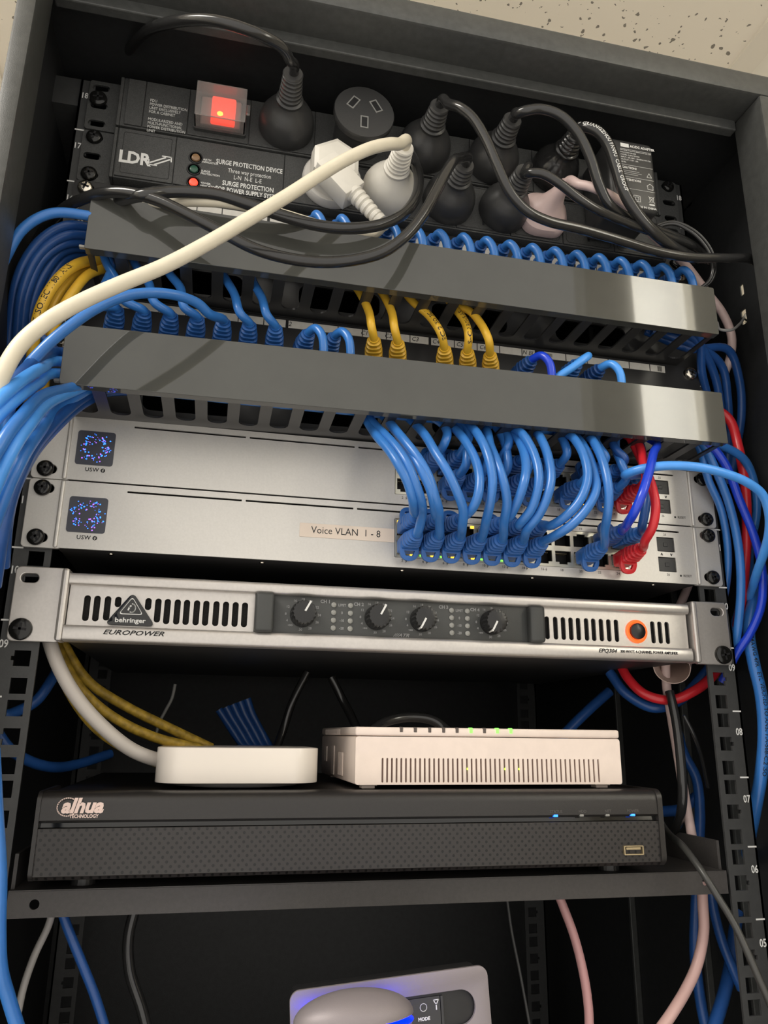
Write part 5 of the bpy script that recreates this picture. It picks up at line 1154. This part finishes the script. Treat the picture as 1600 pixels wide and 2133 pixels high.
# ------------------------------------------------------------------ loose cables in the middle bay
GM = 'dusty yellow cables behind the white box'
for i, L in enumerate([[(90, 1250, .05), (120, 1345, .05), (165, 1430, .05), (230, 1490, .055), (320, 1535, .06), (420, 1560, .07)], [(95, 1240, .055), (135, 1345, .06), (185, 1420, .065), (260, 1470, .07), (350, 1515, .075), (440, 1558, .085)],
                       [(85, 1250, .035), (112, 1360, .035), (150, 1450, .035), (205, 1520, .04), (280, 1568, .045), (360, 1600, .05)]]):
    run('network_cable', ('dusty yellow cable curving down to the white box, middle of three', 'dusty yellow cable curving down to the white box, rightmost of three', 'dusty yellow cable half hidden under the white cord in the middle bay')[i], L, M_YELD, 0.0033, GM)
run('power_cable', 'white cord curving down from the amplifier to behind the small white box', [(90, 1240, .02), (102, 1330, .018), (128, 1400, .018), (165, 1460, .020), (215, 1515, .024), (275, 1562, .03), (330, 1583, .035), (380, 1590, .04)], mat('dull_white_pvc', (0.60, 0.55, 0.50), 0.4), 0.0044)
run('network_cable', 'blue cable seen behind the left rail below the amplifier', [(125, 1385, .06), (105, 1420, .05), (75, 1460, .045), (40, 1480, .04), (5, 1490, .03), (-30, 1480, .03)], M_DBLUE, 0.0034)
run('network_cable', 'blue cable sagging across the dark bay behind the left rail', [(-10, 1520, .04), (20, 1560, .045), (60, 1585, .055), (110, 1598, .07), (160, 1592, .09), (230, 1570, .11)], M_DBLUE, 0.0034)
for i in range(5):
    o_ = i*14; run('network_cable', 'blue cable of the flat ribbon-like bundle above the white box, %s from the left' % ordn[i], [(456+o_*1.05, 1478-o_*.4, .17), (470+o_, 1500-o_*.2, .17), (500+o_, 1545, .17), (540+o_*.8, 1590, .16), (580+o_*.7, 1640, .15)], M_DBLUE, 0.0032, 'dark blue cables of the bundle in the middle bay')
run('power_cable', 'black cord lying in a low arch on top of the cream modem', [(760, 1535, .03), (800, 1505, .045), (850, 1494, .05), (900, 1500, .05), (930, 1520, .045), (945, 1545, .03)], M_BLK, 0.0034)
run('thin_lead', 'thin grey lead hanging with a connector in the dark bay above the white box', [(365, 1425, .12), (358, 1455, .12), (345, 1480, .12), (332, 1505, .12), (325, 1530, .12)], mat('grey_lead', (0.22, 0.22, 0.21), 0.5), 0.0012)
run('power_cable', 'black cord slanting in the dark between the ribbon bundle and the modem', [(640, 1400, .16), (610, 1460, .16), (590, 1520, .16), (560, 1600, .15)], M_BLK, 0.0034)
run('power_cable', 'black cord slanting down to the cream modem in the dark bay', [(690, 1410, .15), (715, 1460, .15), (740, 1510, .14), (760, 1570, .13)], M_BLK, 0.0036)
# right of the middle bay
tb_ = Vector(at(1412, 1392, .045)); mbx = MB(); e1 = at(1370, 1390, .05); e2 = at(1440, 1385, .02)
mbx.lathe([(0.0135, -0.020), (0.0135, 0.016), (0.0129, 0.016), (0.0129, -0.020), (0.0135, -0.020)], T(0, 0, 0, (-0.55, -0.62, -0.45)), 40, cap=False)
o = mbx.build('paper_tube', M_CARD, None, True); o.location = at(1404, 1372, .045); tag(o, 'short open pinkish cardboard tube hanging under the right end of the amplifier', 'cardboard tube')
run('network_cable', 'red cable looping under the right end of the amplifier', [(1290, 1380, .07), (1310, 1415, .06), (1345, 1447, .05), (1400, 1458, .045), (1445, 1440, .04), (1478, 1415, .04), (1500, 1385, .05)], M_RED, 0.0037)
run('network_cable', 'blue cable looping under the red one below the amplifier', [(1270, 1400, .08), (1305, 1445, .07), (1360, 1474, .06), (1410, 1462, .055), (1450, 1425, .05), (1490, 1375, .05)], M_DBLUE, 0.0040)
run('network_cable', 'short stretch of blue cable slanting behind the right of the modem', [(1150, 1560, .12), (1180, 1525, .12), (1225, 1480, .12), (1270, 1440, .12)], M_DBLUE, 0.0042)
run('network_cable', 'blue cable bending down behind the right rail in the middle bay', [(1410, 1520, .06), (1425, 1570, .06), (1450, 1620, .06), (1458, 1690, .06), (1455, 1780, .06), (1450, 1880, .06), (1448, 1990, .06), (1462, 2100, .06), (1475, 2160, .06)], M_DBLUE, 0.0038)
run('network_cable', 'blue cable leaving the right side of the video recorder', [(1330, 1690, .09), (1385, 1690, .09), (1420, 1685, .09), (1450, 1660, .09)], M_DBLUE, 0.0042)
run('power_cable', 'black cord hanging straight down beside the pinkish cord, right of the video recorder', [(1395, 1440, .04), (1408, 1500, .035), (1418, 1580, .03), (1422, 1660, .03), (1416, 1705, .04), (1400, 1740, .06)], M_BLK, 0.0034)
run('power_cable', 'thin dark lead arching down to the right rail above the video recorder', [(1425, 1490, .03), (1445, 1530, .03), (1462, 1580, .04), (1475, 1640, .05)], M_BLK, 0.0014)
run('power_cable', 'black cord slanting over the right end of the shelf to the bottom right corner', [(1370, 1700, .05), (1392, 1735, .02), (1425, 1765, -.010), (1462, 1815, -.028), (1498, 1872, -.036), (1530, 1925, -.042), (1558, 1985, -.048), (1582, 2040, -.052), (1604, 2090, -.054), (1625, 2150, -.05)], mat('matt_black_pvc', (0.045, 0.045, 0.042), 0.35), 0.0022)
# ------------------------------------------------------------------ below the shelf
run('network_cable', 'thick blue cable at the extreme lower left, in front of the rail', [(-14, 1560, -.10), (-7, 1700, -.10), (0, 1820, -.10), (-2, 1940, -.095), (2, 2020, -.09), (18, 2080, -.085), (40, 2150, -.08)], M_BLUE, 0.0030)
run('network_cable', 'slim blue cable slanting down from the shelf at the lower left', [(120, 1870, .02), (140, 1930, .02), (168, 2000, .02), (196, 2070, .02), (225, 2160, .02)], M_DBLUE, 0.0027)
run('power_cable', 'white cord glimpsed behind the left rail below the shelf', [(112, 1890, .05), (100, 1930, .05), (72, 1990, .05), (48, 2060, .05), (30, 2150, .05)], mat('grey_white_pvc', (0.4, 0.38, 0.36), 0.5), 0.0022)
run('power_cable', 'black cord hanging below the shelf left of the glowing device', [(285, 1880, .06), (268, 1950, .06), (270, 2020, .06), (295, 2100, .06), (310, 2160, .06)], M_BLK, 0.0035)
run('power_cable', 'pink cord hanging below the shelf right of the glowing device', [(1150, 1830, .03), (1172, 1885, .03), (1196, 1950, .03), (1216, 2030, .03), (1226, 2100, .03), (1228, 2160, .03)], mat('pink_pvc', (0.50, 0.27, 0.27), 0.4), 0.0030)
run('power_cable', 'pink cord curving down to the left below the right end of the shelf', [(1462, 1835, .03), (1464, 1880, .03), (1466, 1940, .03), (1452, 2010, .028), (1430, 2060, .025), (1400, 2110, .02), (1365, 2160, .015)], mat('pale_pink_pvc', (0.62, 0.40, 0.37), 0.4), 0.0036)
run('network_cable', 'dark blue cable crossing behind the right rail low down', [(1480, 1850, .05), (1488, 1900, .05), (1504, 1960, .045), (1528, 2020, .04), (1545, 2060, .04)], M_DBLUE, 0.0034)
run('network_cable', 'blue cable in the lower right corner beside the rail', [(1536, 1900, .07), (1528, 1960, .06), (1520, 2020, .05), (1506, 2080, .04), (1484, 2150, .03)], M_DBLUE, 0.0044)
run('thin_lead', 'thin grey lead hanging below the shelf beside the pink cord', [(1056, 1870, .08), (1066, 1940, .08), (1084, 2030, .08), (1106, 2150, .08)], mat('dim_lead', (0.06, 0.06, 0.06), 0.5), 0.0010)
